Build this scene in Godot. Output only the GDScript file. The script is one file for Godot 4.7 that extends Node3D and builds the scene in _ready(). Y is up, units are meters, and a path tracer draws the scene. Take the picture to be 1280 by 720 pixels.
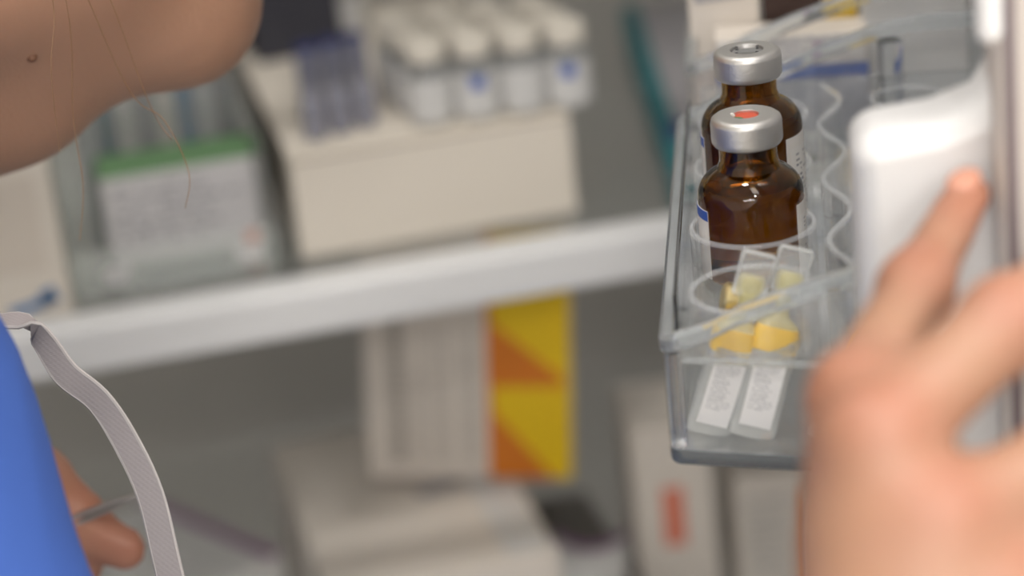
extends Node3D
# A medicine refrigerator with its door held open: vials and ampoules in clear door trays, cartons on the shelves,
# a carer in blue scrubs leaning in. Metres, y up.

const DOOR := Vector3(0.138, 1.4123, -0.567)      # near lower corner of the first door tray
const DOOR_TURN := -0.30369                        # the door stands 72 degrees open
const SHELF_Y := 1.301
const LOW_Y := 1.04

var rng := RandomNumberGenerator.new()
var used := {}
var M := {}
var door_t: Transform3D

# ------------------------------------------------------------------ mesh builder
class MB:
	var p := PackedVector3Array()
	var n := PackedVector3Array()
	var uv := PackedVector2Array()
	var sp := PackedVector3Array()
	var su := PackedVector2Array()

	func quad(a: Vector3, b: Vector3, c: Vector3, d: Vector3, ua := Vector2(0, 0), ub := Vector2(1, 0), uc := Vector2(1, 1), ud := Vector2(0, 1)) -> void:
		sp.append_array(PackedVector3Array([a, b, c, a, c, d]))
		su.append_array(PackedVector2Array([ua, ub, uc, ua, uc, ud]))

	func tri(a: Vector3, b: Vector3, c: Vector3) -> void:
		sp.append_array(PackedVector3Array([a, b, c]))
		su.append_array(PackedVector2Array([Vector2(a.x, a.z), Vector2(b.x, b.z), Vector2(c.x, c.z)]))

	# closes the current piece: turns it outward, smooths edges flatter than crease degrees
	func done(crease := 35.0, inward := false) -> void:
		var count := sp.size()
		var vol := 0.0
		var mid := Vector3.ZERO
		for v in sp:
			mid += v
		mid /= max(count, 1)
		var i := 0
		while i < count:
			vol += (sp[i] - mid).dot((sp[i + 1] - mid).cross(sp[i + 2] - mid))
			i += 3
		if (vol > 0.0) != inward:
			i = 0
			while i < count:
				var t := sp[i + 1]
				sp[i + 1] = sp[i + 2]
				sp[i + 2] = t
				var u := su[i + 1]
				su[i + 1] = su[i + 2]
				su[i + 2] = u
				i += 3
		var face := PackedVector3Array()
		face.resize(count / 3)
		var at := {}
		for f in count / 3:
			var a := sp[f * 3]
			face[f] = (sp[f * 3 + 2] - a).cross(sp[f * 3 + 1] - a)
			for k in 3:
				var key := Vector3i((sp[f * 3 + k] * 100000.0).round())
				if at.has(key):
					at[key].append(f)
				else:
					at[key] = PackedInt32Array([f])
		var lim := cos(deg_to_rad(crease))
		for f in count / 3:
			var own := face[f].normalized()
			for k in 3:
				var key := Vector3i((sp[f * 3 + k] * 100000.0).round())
				var s := Vector3.ZERO
				for g in at[key]:
					if face[g].normalized().dot(own) >= lim:
						s += face[g]
				n.append(s.normalized() if s.length_squared() > 0.0 else own)
		p.append_array(sp)
		uv.append_array(su)
		sp = PackedVector3Array()
		su = PackedVector2Array()

	func mesh() -> ArrayMesh:
		var a := []
		a.resize(Mesh.ARRAY_MAX)
		a[Mesh.ARRAY_VERTEX] = p
		a[Mesh.ARRAY_NORMAL] = n
		a[Mesh.ARRAY_TEX_UV] = uv
		var m := ArrayMesh.new()
		m.add_surface_from_arrays(Mesh.PRIMITIVE_TRIANGLES, a)
		return m

	# profile of (radius, height) turned about y
	func lathe(prof: Array, seg := 48, xf := Transform3D(), crease := 35.0, inward := false) -> MB:
		for j in prof.size() - 1:
			var a: Vector2 = prof[j]
			var b: Vector2 = prof[j + 1]
			for i in seg:
				var t0 := TAU * i / seg
				var t1 := TAU * ((i + 1) % seg) / seg
				var p0 := xf * Vector3(a.x * cos(t0), a.y, a.x * sin(t0))
				var p1 := xf * Vector3(a.x * cos(t1), a.y, a.x * sin(t1))
				var p2 := xf * Vector3(b.x * cos(t1), b.y, b.x * sin(t1))
				var p3 := xf * Vector3(b.x * cos(t0), b.y, b.x * sin(t0))
				if a.x > 1e-7 and b.x > 1e-7:
					quad(p0, p1, p2, p3)
				elif a.x > 1e-7:
					tri(p0, p1, p2)
				elif b.x > 1e-7:
					tri(p0, p2, p3)
		done(crease, inward)
		return self

	# box with rounded edges, centred at the middle of xf
	func rbox(size: Vector3, r := 0.001, xf := Transform3D(), seg := 2) -> MB:
		r = minf(r, 0.49 * minf(size.x, minf(size.y, size.z)))
		var h := size / 2.0 - Vector3(r, r, r)
		var lat := []
		var lon := []
		for i in seg + 1:
			lat.append([-PI / 2 + PI / 2 * i / seg, -1.0])
		for i in seg + 1:
			lat.append([PI / 2 * i / seg, 1.0])
		for q in 4:
			for i in seg + 1:
				lon.append([PI / 2 * q + PI / 2 * i / seg, 1.0 if q == 0 or q == 3 else -1.0, 1.0 if q < 2 else -1.0])
		var pt := []
		for a in lat:
			var row := []
			for o in lon:
				var d := Vector3(cos(a[0]) * cos(o[0]), sin(a[0]), cos(a[0]) * sin(o[0]))
				row.append([d, d * r + Vector3(h.x * o[1], h.y * a[1], h.z * o[2])])
			pt.append(row)
		# the poles: a flat cap each
		var sgn := 1.0 if xf.basis.determinant() > 0 else -1.0
		for j in lat.size() - 1:
			for i in lon.size():
				var i2: int = (i + 1) % lon.size()
				emit(xf, sgn, pt[j][i], pt[j][i2], pt[j + 1][i2], pt[j + 1][i])
		for e in [0, lat.size() - 1]:
			var s: int = seg + 1
			emit(xf, sgn, pt[e][0], pt[e][s], pt[e][2 * s], pt[e][3 * s], e == 0)
		return self

	func emit(xf: Transform3D, _sgn: float, a: Array, b: Array, c: Array, d: Array, swap := false) -> void:
		var q := [a, b, c, d] if not swap else [a, d, c, b]
		for k in [0, 1, 2, 0, 2, 3]:
			p.append(xf * (q[k][1] as Vector3))
			n.append((xf.basis * (q[k][0] as Vector3)).normalized())
			uv.append(Vector2(q[k][1].x, q[k][1].y))

	func box(size: Vector3, xf := Transform3D()) -> MB:
		var h := size / 2
		var c := []
		for i in 8:
			c.append(xf * Vector3(h.x * (1 if i & 1 else -1), h.y * (1 if i & 2 else -1), h.z * (1 if i & 4 else -1)))
		for f in [[0, 2, 3, 1], [4, 5, 7, 6], [0, 4, 6, 2], [1, 3, 7, 5], [0, 1, 5, 4], [2, 6, 7, 3]]:
			quad(c[f[0]], c[f[1]], c[f[2]], c[f[3]])
		done(5.0)
		return self

	# outline in x,y pushed from z0 to z1, edges chamfered by bev
	func prism(poly: PackedVector2Array, z0: float, z1: float, xf := Transform3D(), bev := 0.0, crease := 35.0) -> MB:
		var cnt := poly.size()
		var inner := PackedVector2Array()
		for i in cnt:
			var a := (poly[i] - poly[(i + cnt - 1) % cnt]).normalized()
			var b := (poly[(i + 1) % cnt] - poly[i]).normalized()
			var m := (Vector2(-a.y, a.x) + Vector2(-b.y, b.x)).normalized()
			var k := 1.0 / maxf(0.4, m.dot(Vector2(-a.y, a.x)))
			inner.append(poly[i] + m * bev * k * (-1.0 if Geometry2D.is_polygon_clockwise(poly) else 1.0))
		var rings := []
		if bev > 0.0:
			rings = [[inner, z0], [poly, z0 + bev], [poly, z1 - bev], [inner, z1]]
		else:
			rings = [[poly, z0], [poly, z1]]
		for j in rings.size() - 1:
			for i in cnt:
				var i2 := (i + 1) % cnt
				var a: Vector2 = rings[j][0][i]
				var b: Vector2 = rings[j][0][i2]
				var c: Vector2 = rings[j + 1][0][i2]
				var d: Vector2 = rings[j + 1][0][i]
				quad(xf * Vector3(a.x, a.y, rings[j][1]), xf * Vector3(b.x, b.y, rings[j][1]), xf * Vector3(c.x, c.y, rings[j + 1][1]), xf * Vector3(d.x, d.y, rings[j + 1][1]))
		var caps := Geometry2D.triangulate_polygon(rings[0][0])
		var i := 0
		var lo: PackedVector2Array = rings[0][0]
		while i < caps.size():
			var a := lo[caps[i]]
			var b := lo[caps[i + 1]]
			var c := lo[caps[i + 2]]
			var ccw := (b - a).cross(c - a) > 0.0
			if ccw == Geometry2D.is_polygon_clockwise(poly):
				var t := b
				b = c
				c = t
			tri(xf * Vector3(a.x, a.y, z0), xf * Vector3(c.x, c.y, z0), xf * Vector3(b.x, b.y, z0))
			tri(xf * Vector3(a.x, a.y, z1), xf * Vector3(b.x, b.y, z1), xf * Vector3(c.x, c.y, z1))
			i += 3
		done(crease)
		return self

	# tube of varying radius along a path, closed ends; squash flattens it along the path's own up
	func tube(path: Array, rad: Array, seg := 10, flat := 1.0, up0 := Vector3.UP) -> MB:
		var rows := []
		var cnt := path.size()
		for j in cnt:
			var d: Vector3 = (path[min(j + 1, cnt - 1)] - path[max(j - 1, 0)]).normalized()
			var side := d.cross(up0)
			side = side.normalized() if side.length() > 0.01 else d.cross(Vector3.RIGHT).normalized()
			var upv := side.cross(d)
			var row := []
			for i in seg:
				var t := TAU * i / seg
				row.append(path[j] + (side * cos(t) + upv * sin(t) * flat) * rad[j])
			rows.append(row)
		for j in cnt - 1:
			for i in seg:
				var i2 := (i + 1) % seg
				quad(rows[j][i], rows[j][i2], rows[j + 1][i2], rows[j + 1][i])
		for i in seg:
			var i2 := (i + 1) % seg
			tri(path[0], rows[0][i2], rows[0][i])
			tri(path[cnt - 1], rows[cnt - 1][i], rows[cnt - 1][i2])
		done(50.0)
		return self

	# rows of points joined into a closed tube of any cross-section, ends capped by fans
	func loft(rows: Array, caps := true, ring := false, crease := 35.0, inward := false) -> MB:
		var seg: int = rows[0].size()
		for j in rows.size() - (0 if ring else 1):
			var j2 := (j + 1) % rows.size()
			for i in seg:
				var i2 := (i + 1) % seg
				quad(rows[j][i], rows[j][i2], rows[j2][i2], rows[j2][i], Vector2(float(j) / rows.size(), float(i) / seg), Vector2(float(j) / rows.size(), float(i + 1) / seg), Vector2(float(j + 1) / rows.size(), float(i + 1) / seg), Vector2(float(j + 1) / rows.size(), float(i) / seg))
		if caps:
			for e in [0, rows.size() - 1]:
				var c := Vector3.ZERO
				for q in rows[e]:
					c += q
				c /= seg
				for i in seg:
					var i2 := (i + 1) % seg
					if e == 0:
						tri(c, rows[e][i2], rows[e][i])
					else:
						tri(c, rows[e][i], rows[e][i2])
		done(crease, inward)
		return self

# ------------------------------------------------------------------ smooth bodies from tapered bones (surface nets)
class Body:
	var v := PackedVector3Array()
	var ix := PackedInt32Array()

	static func bone(p: Vector3, b: Array) -> float:
		var ab: Vector3 = b[1] - b[0]
		var t := clampf((p - b[0]).dot(ab) / maxf(ab.length_squared(), 1e-9), 0.0, 1.0)
		return p.distance_to(b[0] + ab * t) - lerpf(b[2], b[3], t)

	func add(bones: Array, cell: float, k: float) -> void:
		var lo := Vector3(1e9, 1e9, 1e9)
		var hi := -lo
		for b in bones:
			for e in 2:
				var r := Vector3.ONE * (float(b[2 + e]) + k + cell * 2)
				lo = lo.min(b[e] - r)
				hi = hi.max(b[e] + r)
		var B := 5
		var cnt := Vector3i(((hi - lo) / (cell * B)).ceil())
		var hd := B * cell * 0.87
		var verts := {}
		var edges := []
		var W := B + 1
		var val := PackedFloat32Array()
		val.resize(W * W * W)
		for bx in cnt.x:
			for by in cnt.y:
				for bz in cnt.z:
					var o := lo + Vector3(bx, by, bz) * (cell * B)
					var c := o + Vector3.ONE * (cell * B / 2.0)
					var near := []
					var best := 1e9
					for b in bones:
						var d := bone(c, b)
						best = minf(best, d)
						if d < hd + 3.0 * k:
							near.append(b)
					if near.is_empty() or best < -hd or best > hd + 1.5 * k:
						continue
					for x in W:
						for y in W:
							for z in W:
								var q := o + Vector3(x, y, z) * cell
								var d := 1e9
								for b in near:
									var e := bone(q, b)
									var h := maxf(k - absf(d - e), 0.0) / k
									d = minf(d, e) - h * h * k * 0.25
								val[(x * W + y) * W + z] = d
					for x in B:
						for y in B:
							for z in B:
								var s := 0
								var cs := PackedFloat32Array()
								for q in 8:
									var d := val[((x + (q & 1)) * W + y + ((q >> 1) & 1)) * W + z + (q >> 2)]
									cs.append(d)
									if d < 0.0:
										s += 1
								var g := Vector3i(bx * B + x, by * B + y, bz * B + z)
								if s == 0 or s == 8:
									continue
								var sum := Vector3.ZERO
								var m := 0
								for e in [[0, 1], [2, 3], [4, 5], [6, 7], [0, 2], [1, 3], [4, 6], [5, 7], [0, 4], [1, 5], [2, 6], [3, 7]]:
									var a := cs[e[0]]
									var b := cs[e[1]]
									if (a < 0.0) != (b < 0.0):
										var t := a / (a - b)
										var pa := Vector3(e[0] & 1, (e[0] >> 1) & 1, e[0] >> 2)
										var pb := Vector3(e[1] & 1, (e[1] >> 1) & 1, e[1] >> 2)
										sum += pa.lerp(pb, t)
										m += 1
								verts[g] = v.size()
								v.append(o + (Vector3(x, y, z) + sum / m) * cell)
								for ax in 3:
									var a := cs[0]
									var b := cs[1 << ax]
									if (a < 0.0) != (b < 0.0):
										edges.append([g, ax, a < 0.0])
		for e in edges:
			var g: Vector3i = e[0]
			var u := Vector3i.ZERO
			var w := Vector3i.ZERO
			u[(e[1] + 1) % 3] = 1
			w[(e[1] + 2) % 3] = 1
			var q := [g, g - u, g - u - w, g - w]
			if not (verts.has(q[1]) and verts.has(q[2]) and verts.has(q[3])):
				continue
			var i := [verts[q[0]], verts[q[1]], verts[q[2]], verts[q[3]]]
			if e[2]:
				ix.append_array(PackedInt32Array([i[0], i[2], i[1], i[0], i[3], i[2]]))
			else:
				ix.append_array(PackedInt32Array([i[0], i[1], i[2], i[0], i[2], i[3]]))

	func mesh(tint = null) -> ArrayMesh:
		var n := PackedVector3Array()
		n.resize(v.size())
		var i := 0
		while i < ix.size():
			var a := v[ix[i]]
			var f := (v[ix[i + 2]] - a).cross(v[ix[i + 1]] - a)
			for k in 3:
				n[ix[i + k]] += f
			i += 3
		for j in n.size():
			n[j] = n[j].normalized()
		var arr := []
		arr.resize(Mesh.ARRAY_MAX)
		arr[Mesh.ARRAY_VERTEX] = v
		arr[Mesh.ARRAY_NORMAL] = n
		arr[Mesh.ARRAY_INDEX] = ix
		if tint != null:
			var c := PackedColorArray()
			for q in v:
				c.append(tint.call(q))
			arr[Mesh.ARRAY_COLOR] = c
		var m := ArrayMesh.new()
		m.add_surface_from_arrays(Mesh.PRIMITIVE_TRIANGLES, arr)
		return m

# ------------------------------------------------------------------ naming helpers
func numbered(called: String) -> String:
	var k: int = used.get(called, -1) + 1
	used[called] = k
	return called if k == 0 else "%s_%03d" % [called, k]

func tag(o: Node3D, label: String, category: String, group := "") -> Node3D:
	o.set_meta("label", label)
	o.set_meta("category", category)
	if group:
		o.set_meta("group", group)
	return o

func thing(called: String, label: String, category: String, xf := Transform3D(), group := "") -> Node3D:
	var o := Node3D.new()
	o.name = numbered(called)
	add_child(o)
	o.transform = xf
	return tag(o, label, category, group)

func part(called: String, mesh: Mesh, m: Material, parent: Node3D, label := "") -> MeshInstance3D:
	var o := MeshInstance3D.new()
	o.name = called
	o.mesh = mesh
	o.material_override = m
	parent.add_child(o, true)
	if label:
		o.set_meta("label", label)
	return o

func struct(called: String, mesh: Mesh, m: Material) -> MeshInstance3D:
	var o := part(called, mesh, m, self)
	o.set_meta("kind", "structure")
	return o

func copy(root: Node3D, label: String, xf: Transform3D) -> Node3D:
	var r: Node3D = root.duplicate()
	r.name = numbered(String(root.name))
	add_child(r)
	r.transform = xf
	r.set_meta("label", label)
	return r

func at(v: Vector3, turn := 0.0) -> Transform3D:
	return Transform3D(Basis(Vector3.UP, turn), v)

# a place in the open door's own axes: x towards the door, -z along it to the hinge, y from the tray floor
func dr(v: Vector3, turn := 0.0) -> Transform3D:
	return door_t * Transform3D(Basis(Vector3.UP, turn), v)

func off(x: float, y: float, z: float) -> Transform3D:
	return Transform3D(Basis(), Vector3(x, y, z))

# ------------------------------------------------------------------ materials
func mat(c: Color, rough := 0.6, metal := 0.0, spec := 0.5) -> StandardMaterial3D:
	var m := StandardMaterial3D.new()
	m.albedo_color = c
	m.roughness = rough
	m.metallic = metal
	m.metallic_specular = spec
	return m

func rgb(r: int, g: int, b: int, a := 1.0) -> Color:
	return Color(r / 255.0, g / 255.0, b / 255.0, a)

func glassy(c: Color, bend := 0.049, rough := 0.0) -> StandardMaterial3D:
	var m := mat(c, rough)
	m.transparency = BaseMaterial3D.TRANSPARENCY_ALPHA
	m.refraction_enabled = true
	m.refraction_scale = bend
	return m

func pane(c: Color, rough := 0.04) -> StandardMaterial3D:
	var m := mat(c, rough)
	m.transparency = BaseMaterial3D.TRANSPARENCY_ALPHA
	return m

func bumpy(m: StandardMaterial3D, freq: float, strength: float, scale := 1.0) -> StandardMaterial3D:
	var nz := FastNoiseLite.new()
	nz.seed = 7
	nz.frequency = freq
	var t := NoiseTexture2D.new()
	t.width = 256
	t.height = 256
	t.seamless = true
	t.as_normal_map = true
	t.bump_strength = strength
	t.noise = nz
	m.normal_enabled = true
	m.normal_texture = t
	m.uv1_triplanar = true
	m.uv1_scale = Vector3.ONE * scale
	return m

func woven(m: StandardMaterial3D, scale: float) -> StandardMaterial3D:
	var im := Image.create(64, 64, false, Image.FORMAT_RGBA8)
	for y in 64:
		for x in 64:
			var a := 0.5 + 0.5 * sin(TAU * x / 16.0) * (1.0 if (y / 8) % 2 == 0 else -1.0)
			var v := 0.72 + 0.28 * a
			im.set_pixel(x, y, Color(v, v, v))
	m.heightmap_enabled = true
	m.heightmap_texture = ImageTexture.create_from_image(im)
	m.heightmap_scale = 0.02
	m.uv1_triplanar = true
	m.uv1_scale = Vector3.ONE * scale
	return m

# small print nobody can read: rows of short dark strokes
func print_image(w: int, h: int, paper: Color, ink: Color, rows: int, box := Rect2(0.1, 0.1, 0.8, 0.8), seed_ := 1, fill := 0.8) -> StandardMaterial3D:
	var r := RandomNumberGenerator.new()
	r.seed = seed_
	var im := Image.create(w, h, false, Image.FORMAT_RGBA8)
	im.fill(paper)
	var step := box.size.y * h / rows
	for i in rows:
		var x := box.position.x * w
		var end := (box.position.x + box.size.x * r.randf_range(0.55, 1.0)) * w
		while x < end:
			var l := r.randf_range(2.0, 9.0)
			if r.randf() < fill:
				im.fill_rect(Rect2i(int(x), int(box.position.y * h + i * step), int(l), max(1, int(step * 0.5))), ink.lerp(paper, r.randf() * 0.5))
			x += l + r.randf_range(1.0, 3.0)
	var m := mat(Color.WHITE, 0.55)
	m.albedo_texture = ImageTexture.create_from_image(im)
	return m

# a printed panel standing 0.2 mm proud of a face: centre c, half axes hu (right) and hv (down)
func panel(called: String, c: Vector3, hu: Vector3, hv: Vector3, m: Material, parent: Node3D, thick := 0.0003) -> MeshInstance3D:
	var b := MB.new()
	var nrm := hv.cross(hu).normalized() * thick
	var q := [c - hu - hv, c + hu - hv, c + hu + hv, c - hu + hv]
	var f := []
	for e in q:
		f.append(e + nrm)
	b.quad(f[0], f[1], f[2], f[3])
	b.quad(q[3], q[2], q[1], q[0])
	for i in 4:
		var j := (i + 1) % 4
		b.quad(q[i], q[j], f[j], f[i])
	b.done(10.0)
	return part(called, b.mesh(), m, parent)

func materials() -> void:
	M.wall = bumpy(mat(rgb(232, 230, 226), 0.9), 0.02, 1.0, 4.0)
	M.ceiling = mat(rgb(236, 236, 232), 0.9)
	M.floor = bumpy(mat(rgb(190, 190, 188), 0.45), 0.01, 1.0, 2.0)
	M.fridge = mat(rgb(236, 236, 235), 0.35)
	M.inner = bumpy(mat(rgb(192, 189, 183), 0.5), 0.03, 0.6, 6.0)
	M.liner = mat(rgb(228, 228, 229), 0.32)
	M.gasket = mat(rgb(205, 198, 192), 0.6)
	M.groove = mat(rgb(120, 108, 112), 0.7)
	M.trim = mat(rgb(236, 237, 238), 0.35)
	M.shelf_glass = pane(Color(0.80, 0.86, 0.85, 0.06), 0.05)
	M.clear = glassy(Color(0.975, 0.985, 0.99, 0.02), 0.049)
	M.bead = glassy(Color(0.93, 0.95, 0.96, 0.20), 0.049, 0.02)
	M.clear_wall = pane(Color(0.95, 0.97, 0.98, 0.02), 0.03)
	M.base = glassy(Color(0.90, 0.93, 0.95, 0.09), 0.049)
	M.clear_rim = pane(Color(0.94, 0.96, 0.98, 0.17), 0.04)
	M.clear_thin = pane(Color(0.93, 0.95, 0.96, 0.08), 0.05)
	M.bin = pane(Color(0.82, 0.86, 0.84, 0.16), 0.12)
	M.amber = glassy(rgb(168, 124, 36, 0.0), 0.049)
	M.alu = bumpy(mat(rgb(220, 219, 217), 0.45, 1.0), 0.08, 0.5, 40.0)
	M.alu_shiny = mat(rgb(225, 226, 228), 0.18, 1.0)
	M.gold = mat(rgb(238, 220, 168), 0.35, 1.0)
	M.red = mat(rgb(214, 92, 66), 0.6)
	M.green = mat(rgb(40, 140, 90), 0.6)
	M.rubber = mat(rgb(90, 90, 92), 0.8)
	M.paper = mat(rgb(234, 231, 226), 0.6)
	M.blue_band = mat(rgb(52, 92, 180), 0.5)
	M.poly = mat(rgb(232, 235, 234, 0.42), 0.3)
	M.poly.transparency = BaseMaterial3D.TRANSPARENCY_ALPHA
	M.poly_clear = mat(rgb(236, 240, 242, 0.24), 0.3)
	M.poly_clear.transparency = BaseMaterial3D.TRANSPARENCY_ALPHA
	M.poly_pale = mat(rgb(238, 230, 168, 0.42), 0.28)
	M.poly_pale.transparency = BaseMaterial3D.TRANSPARENCY_ALPHA
	M.poly_yellow = mat(rgb(255, 206, 0, 0.97), 0.28)
	M.poly_yellow.transparency = BaseMaterial3D.TRANSPARENCY_ALPHA
	M.card = mat(rgb(236, 228, 215), 0.75)
	M.card_white = mat(rgb(232, 224, 214), 0.7)
	M.card_cool = mat(rgb(220, 220, 219), 0.65)
	M.card_grey = mat(rgb(176, 174, 178), 0.7)
	M.seam = mat(rgb(150, 140, 128), 0.8)
	M.orange = mat(rgb(222, 126, 26), 0.6)
	M.yellow = mat(rgb(244, 204, 8), 0.6)
	M.brown = mat(rgb(66, 46, 40), 0.6)
	M.teal = mat(rgb(34, 118, 126), 0.55)
	M.divider = mat(rgb(116, 113, 108), 0.6)
	M.dark_card = mat(rgb(122, 118, 114), 0.7)
	M.dark_blue = mat(rgb(66, 66, 76), 0.6)
	M.navy = mat(rgb(36, 46, 104), 0.5)
	M.purple = mat(rgb(158, 120, 158), 0.6)
	M.coral = mat(rgb(232, 132, 104), 0.6)
	M.print_blue = mat(rgb(84, 134, 186), 0.6)
	M.green_edge = mat(rgb(110, 150, 106), 0.6)
	M.skin = bumpy(mat(Color.WHITE, 0.48), 0.09, 0.9, 26.0)
	M.skin.vertex_color_use_as_albedo = true
	M.skin.subsurf_scatter_enabled = true
	M.skin.subsurf_scatter_strength = 0.06
	M.scrub = woven(mat(rgb(54, 88, 164), 0.85), 60.0)
	M.hair = mat(rgb(96, 66, 44), 0.5)
	M.strand = mat(rgb(128, 96, 68), 0.55)
	M.mole = mat(rgb(112, 78, 58), 0.7)
	M.nail = mat(rgb(196, 140, 118), 0.35)
	M.lip = mat(rgb(190, 100, 90), 0.5)
	M.lid = mat(rgb(166, 128, 102), 0.5)
	M.eye = mat(rgb(240, 238, 232), 0.2)
	M.iris = mat(rgb(70, 50, 36), 0.2)
	M.strap = woven(mat(rgb(150, 144, 145), 0.8), 150.0)
	M.selvedge = mat(rgb(172, 167, 166), 0.8)
	M.steel = mat(rgb(176, 172, 168), 0.5, 1.0)
	M.shoe = mat(rgb(240, 240, 240), 0.6)
	M.film = mat(rgb(172, 174, 192, 0.5), 0.3)
	M.film.transparency = BaseMaterial3D.TRANSPARENCY_ALPHA
	M.grey_cap = mat(rgb(228, 222, 210), 0.5)
	M.vial_glass = pane(Color(0.86, 0.88, 0.88, 0.22), 0.06)
	M.lamp = mat(rgb(250, 250, 250), 0.5)
	M.lamp.emission_enabled = true
	M.lamp.emission = Color(1, 0.98, 0.95)
	M.lamp.emission_energy_multiplier = 2.0

# ------------------------------------------------------------------ door trays
func rim(x: float) -> float:      # how high the end walls of a tray stand, from the low lip to the door
	var pts := [[0.0, 0.0338], [0.008, 0.0362], [0.022, 0.0436], [0.036, 0.0495], [0.0527, 0.0556], [0.066, 0.0598], [0.08, 0.0618], [0.2, 0.0625]]
	for i in pts.size() - 1:
		if x <= pts[i + 1][0]:
			return lerpf(pts[i][1], pts[i + 1][1], smoothstep(0, 1, (x - pts[i][0]) / (pts[i + 1][0] - pts[i][0])) * 0.4 + 0.6 * (x - pts[i][0]) / (pts[i + 1][0] - pts[i][0]))
	return 0.0625

func tray_outline(width: float, length: float, slant: float) -> Array:
	# outline, counterclockwise seen from above (x, z), corners rounded; wall swept round it, one closed skin with the floor
	var corners := [Vector2(0, 0), Vector2(width, width * slant), Vector2(width, -length), Vector2(0, -length)]
	var out := PackedVector2Array()
	var nor := PackedVector2Array()
	var rr := [0.0045, 0.003, 0.003, 0.010]
	var cnt := 4
	for i in cnt:
		var c: Vector2 = corners[i]
		var d0: Vector2 = (c - corners[(i + 3) % 4]).normalized()
		var d1: Vector2 = (corners[(i + 1) % 4] - c).normalized()
		var n0 := Vector2(-d0.y, d0.x)
		var n1 := Vector2(-d1.y, d1.x)
		var ctr: Vector2 = (corners[0] + corners[1] + corners[2] + corners[3]) / 4.0
		if n0.dot(c - ctr) < 0:
			n0 = -n0
		if n1.dot(c - ctr) < 0:
			n1 = -n1
		var bis := (n0 + n1).normalized()
		var o: Vector2 = c - bis * (rr[i] / bis.dot(n0))
		for k in 7:
			var nn := n0.slerp(n1, k / 6.0)
			out.append(o + nn * rr[i])
			nor.append(nn)
		var nx: Vector2 = corners[(i + 1) % 4]
		var last := out[out.size() - 1]
		for k in range(1, 12):
			out.append(last.lerp(nx - d1 * rr[(i + 1) % 4], k / 12.0))
			nor.append(n1)
	return [out, nor]

func bead_mesh(width: float, length: float, slant: float) -> ArrayMesh:
	# the thickened lip along the top of the walls
	var o := tray_outline(width, length, slant)
	var rows := []
	for i in o[0].size():
		var H := rim(o[0][i].x)
		var row := []
		for e in [[-0.0036, H - 0.0042], [-0.0036, H - 0.0009], [-0.0029, H], [-0.0002, H], [0.0007, H - 0.0010], [0.0007, H - 0.0042], [0.0001, H - 0.0049], [-0.0030, H - 0.0049]]:
			var q: Vector2 = o[0][i] + o[1][i] * float(e[0])
			row.append(Vector3(q.x, e[1], q.y))
		rows.append(row)
	return MB.new().loft(rows, false, true, 40.0).mesh()

func tray_mesh(width: float, length: float, slant: float) -> ArrayMesh:
	var o := tray_outline(width, length, slant)
	var out: PackedVector2Array = o[0]
	var nor: PackedVector2Array = o[1]
	var rows := []
	var t := 0.0024
	for i in out.size():
		var H := rim(out[i].x)
		var row := []
		for e in [[-t, 0.0012], [-t, 0.0026], [-t, H - 0.0052], [-t + 0.0002, H - 0.0050], [-0.0002, H - 0.0050], [0.0, H - 0.0052], [0.0, 0.0012]]:
			var q: Vector2 = out[i] + nor[i] * float(e[0])
			row.append(Vector3(q.x, e[1], q.y))
		rows.append(row)
	var b := MB.new()
	var m: int = rows[0].size()
	for i in rows.size():
		var i2 := (i + 1) % rows.size()
		for j in m - 1:
			b.quad(rows[i][j], rows[i][j + 1], rows[i2][j + 1], rows[i2][j])
	for i in rows.size():
		var i2 := (i + 1) % rows.size()
		b.quad(rows[i][m - 1], rows[i][0], rows[i2][0], rows[i2][m - 1])
	b.done(40.0)
	return b.mesh()

func base_mesh(width: float, length: float, slant: float) -> ArrayMesh:
	# the thick floor of a tray, its edges rounded
	var o := tray_outline(width, length, slant)
	var rows := []
	for e in [[-0.0016, -0.0036], [-0.0004, -0.0031], [0.0, -0.0022], [0.0, 0.0004], [-0.0004, 0.0010], [-0.0012, 0.0011]]:
		var row := []
		for i in o[0].size():
			var q: Vector2 = o[0][i] + o[1][i] * float(e[0])
			row.append(Vector3(q.x, e[1], q.y))
		rows.append(row)
	return MB.new().loft(rows, true, false, 40.0).mesh()

func ring_mesh(r: float, h0: float, h1: float, t := 0.0013) -> ArrayMesh:
	var e := 0.0004
	return MB.new().lathe([Vector2(r, h0), Vector2(r + t, h0), Vector2(r + t, h1 - e), Vector2(r + t - e, h1), Vector2(r + e, h1), Vector2(r, h1 - e), Vector2(r, h0)], 56, Transform3D(), 50.0).mesh()

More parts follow.
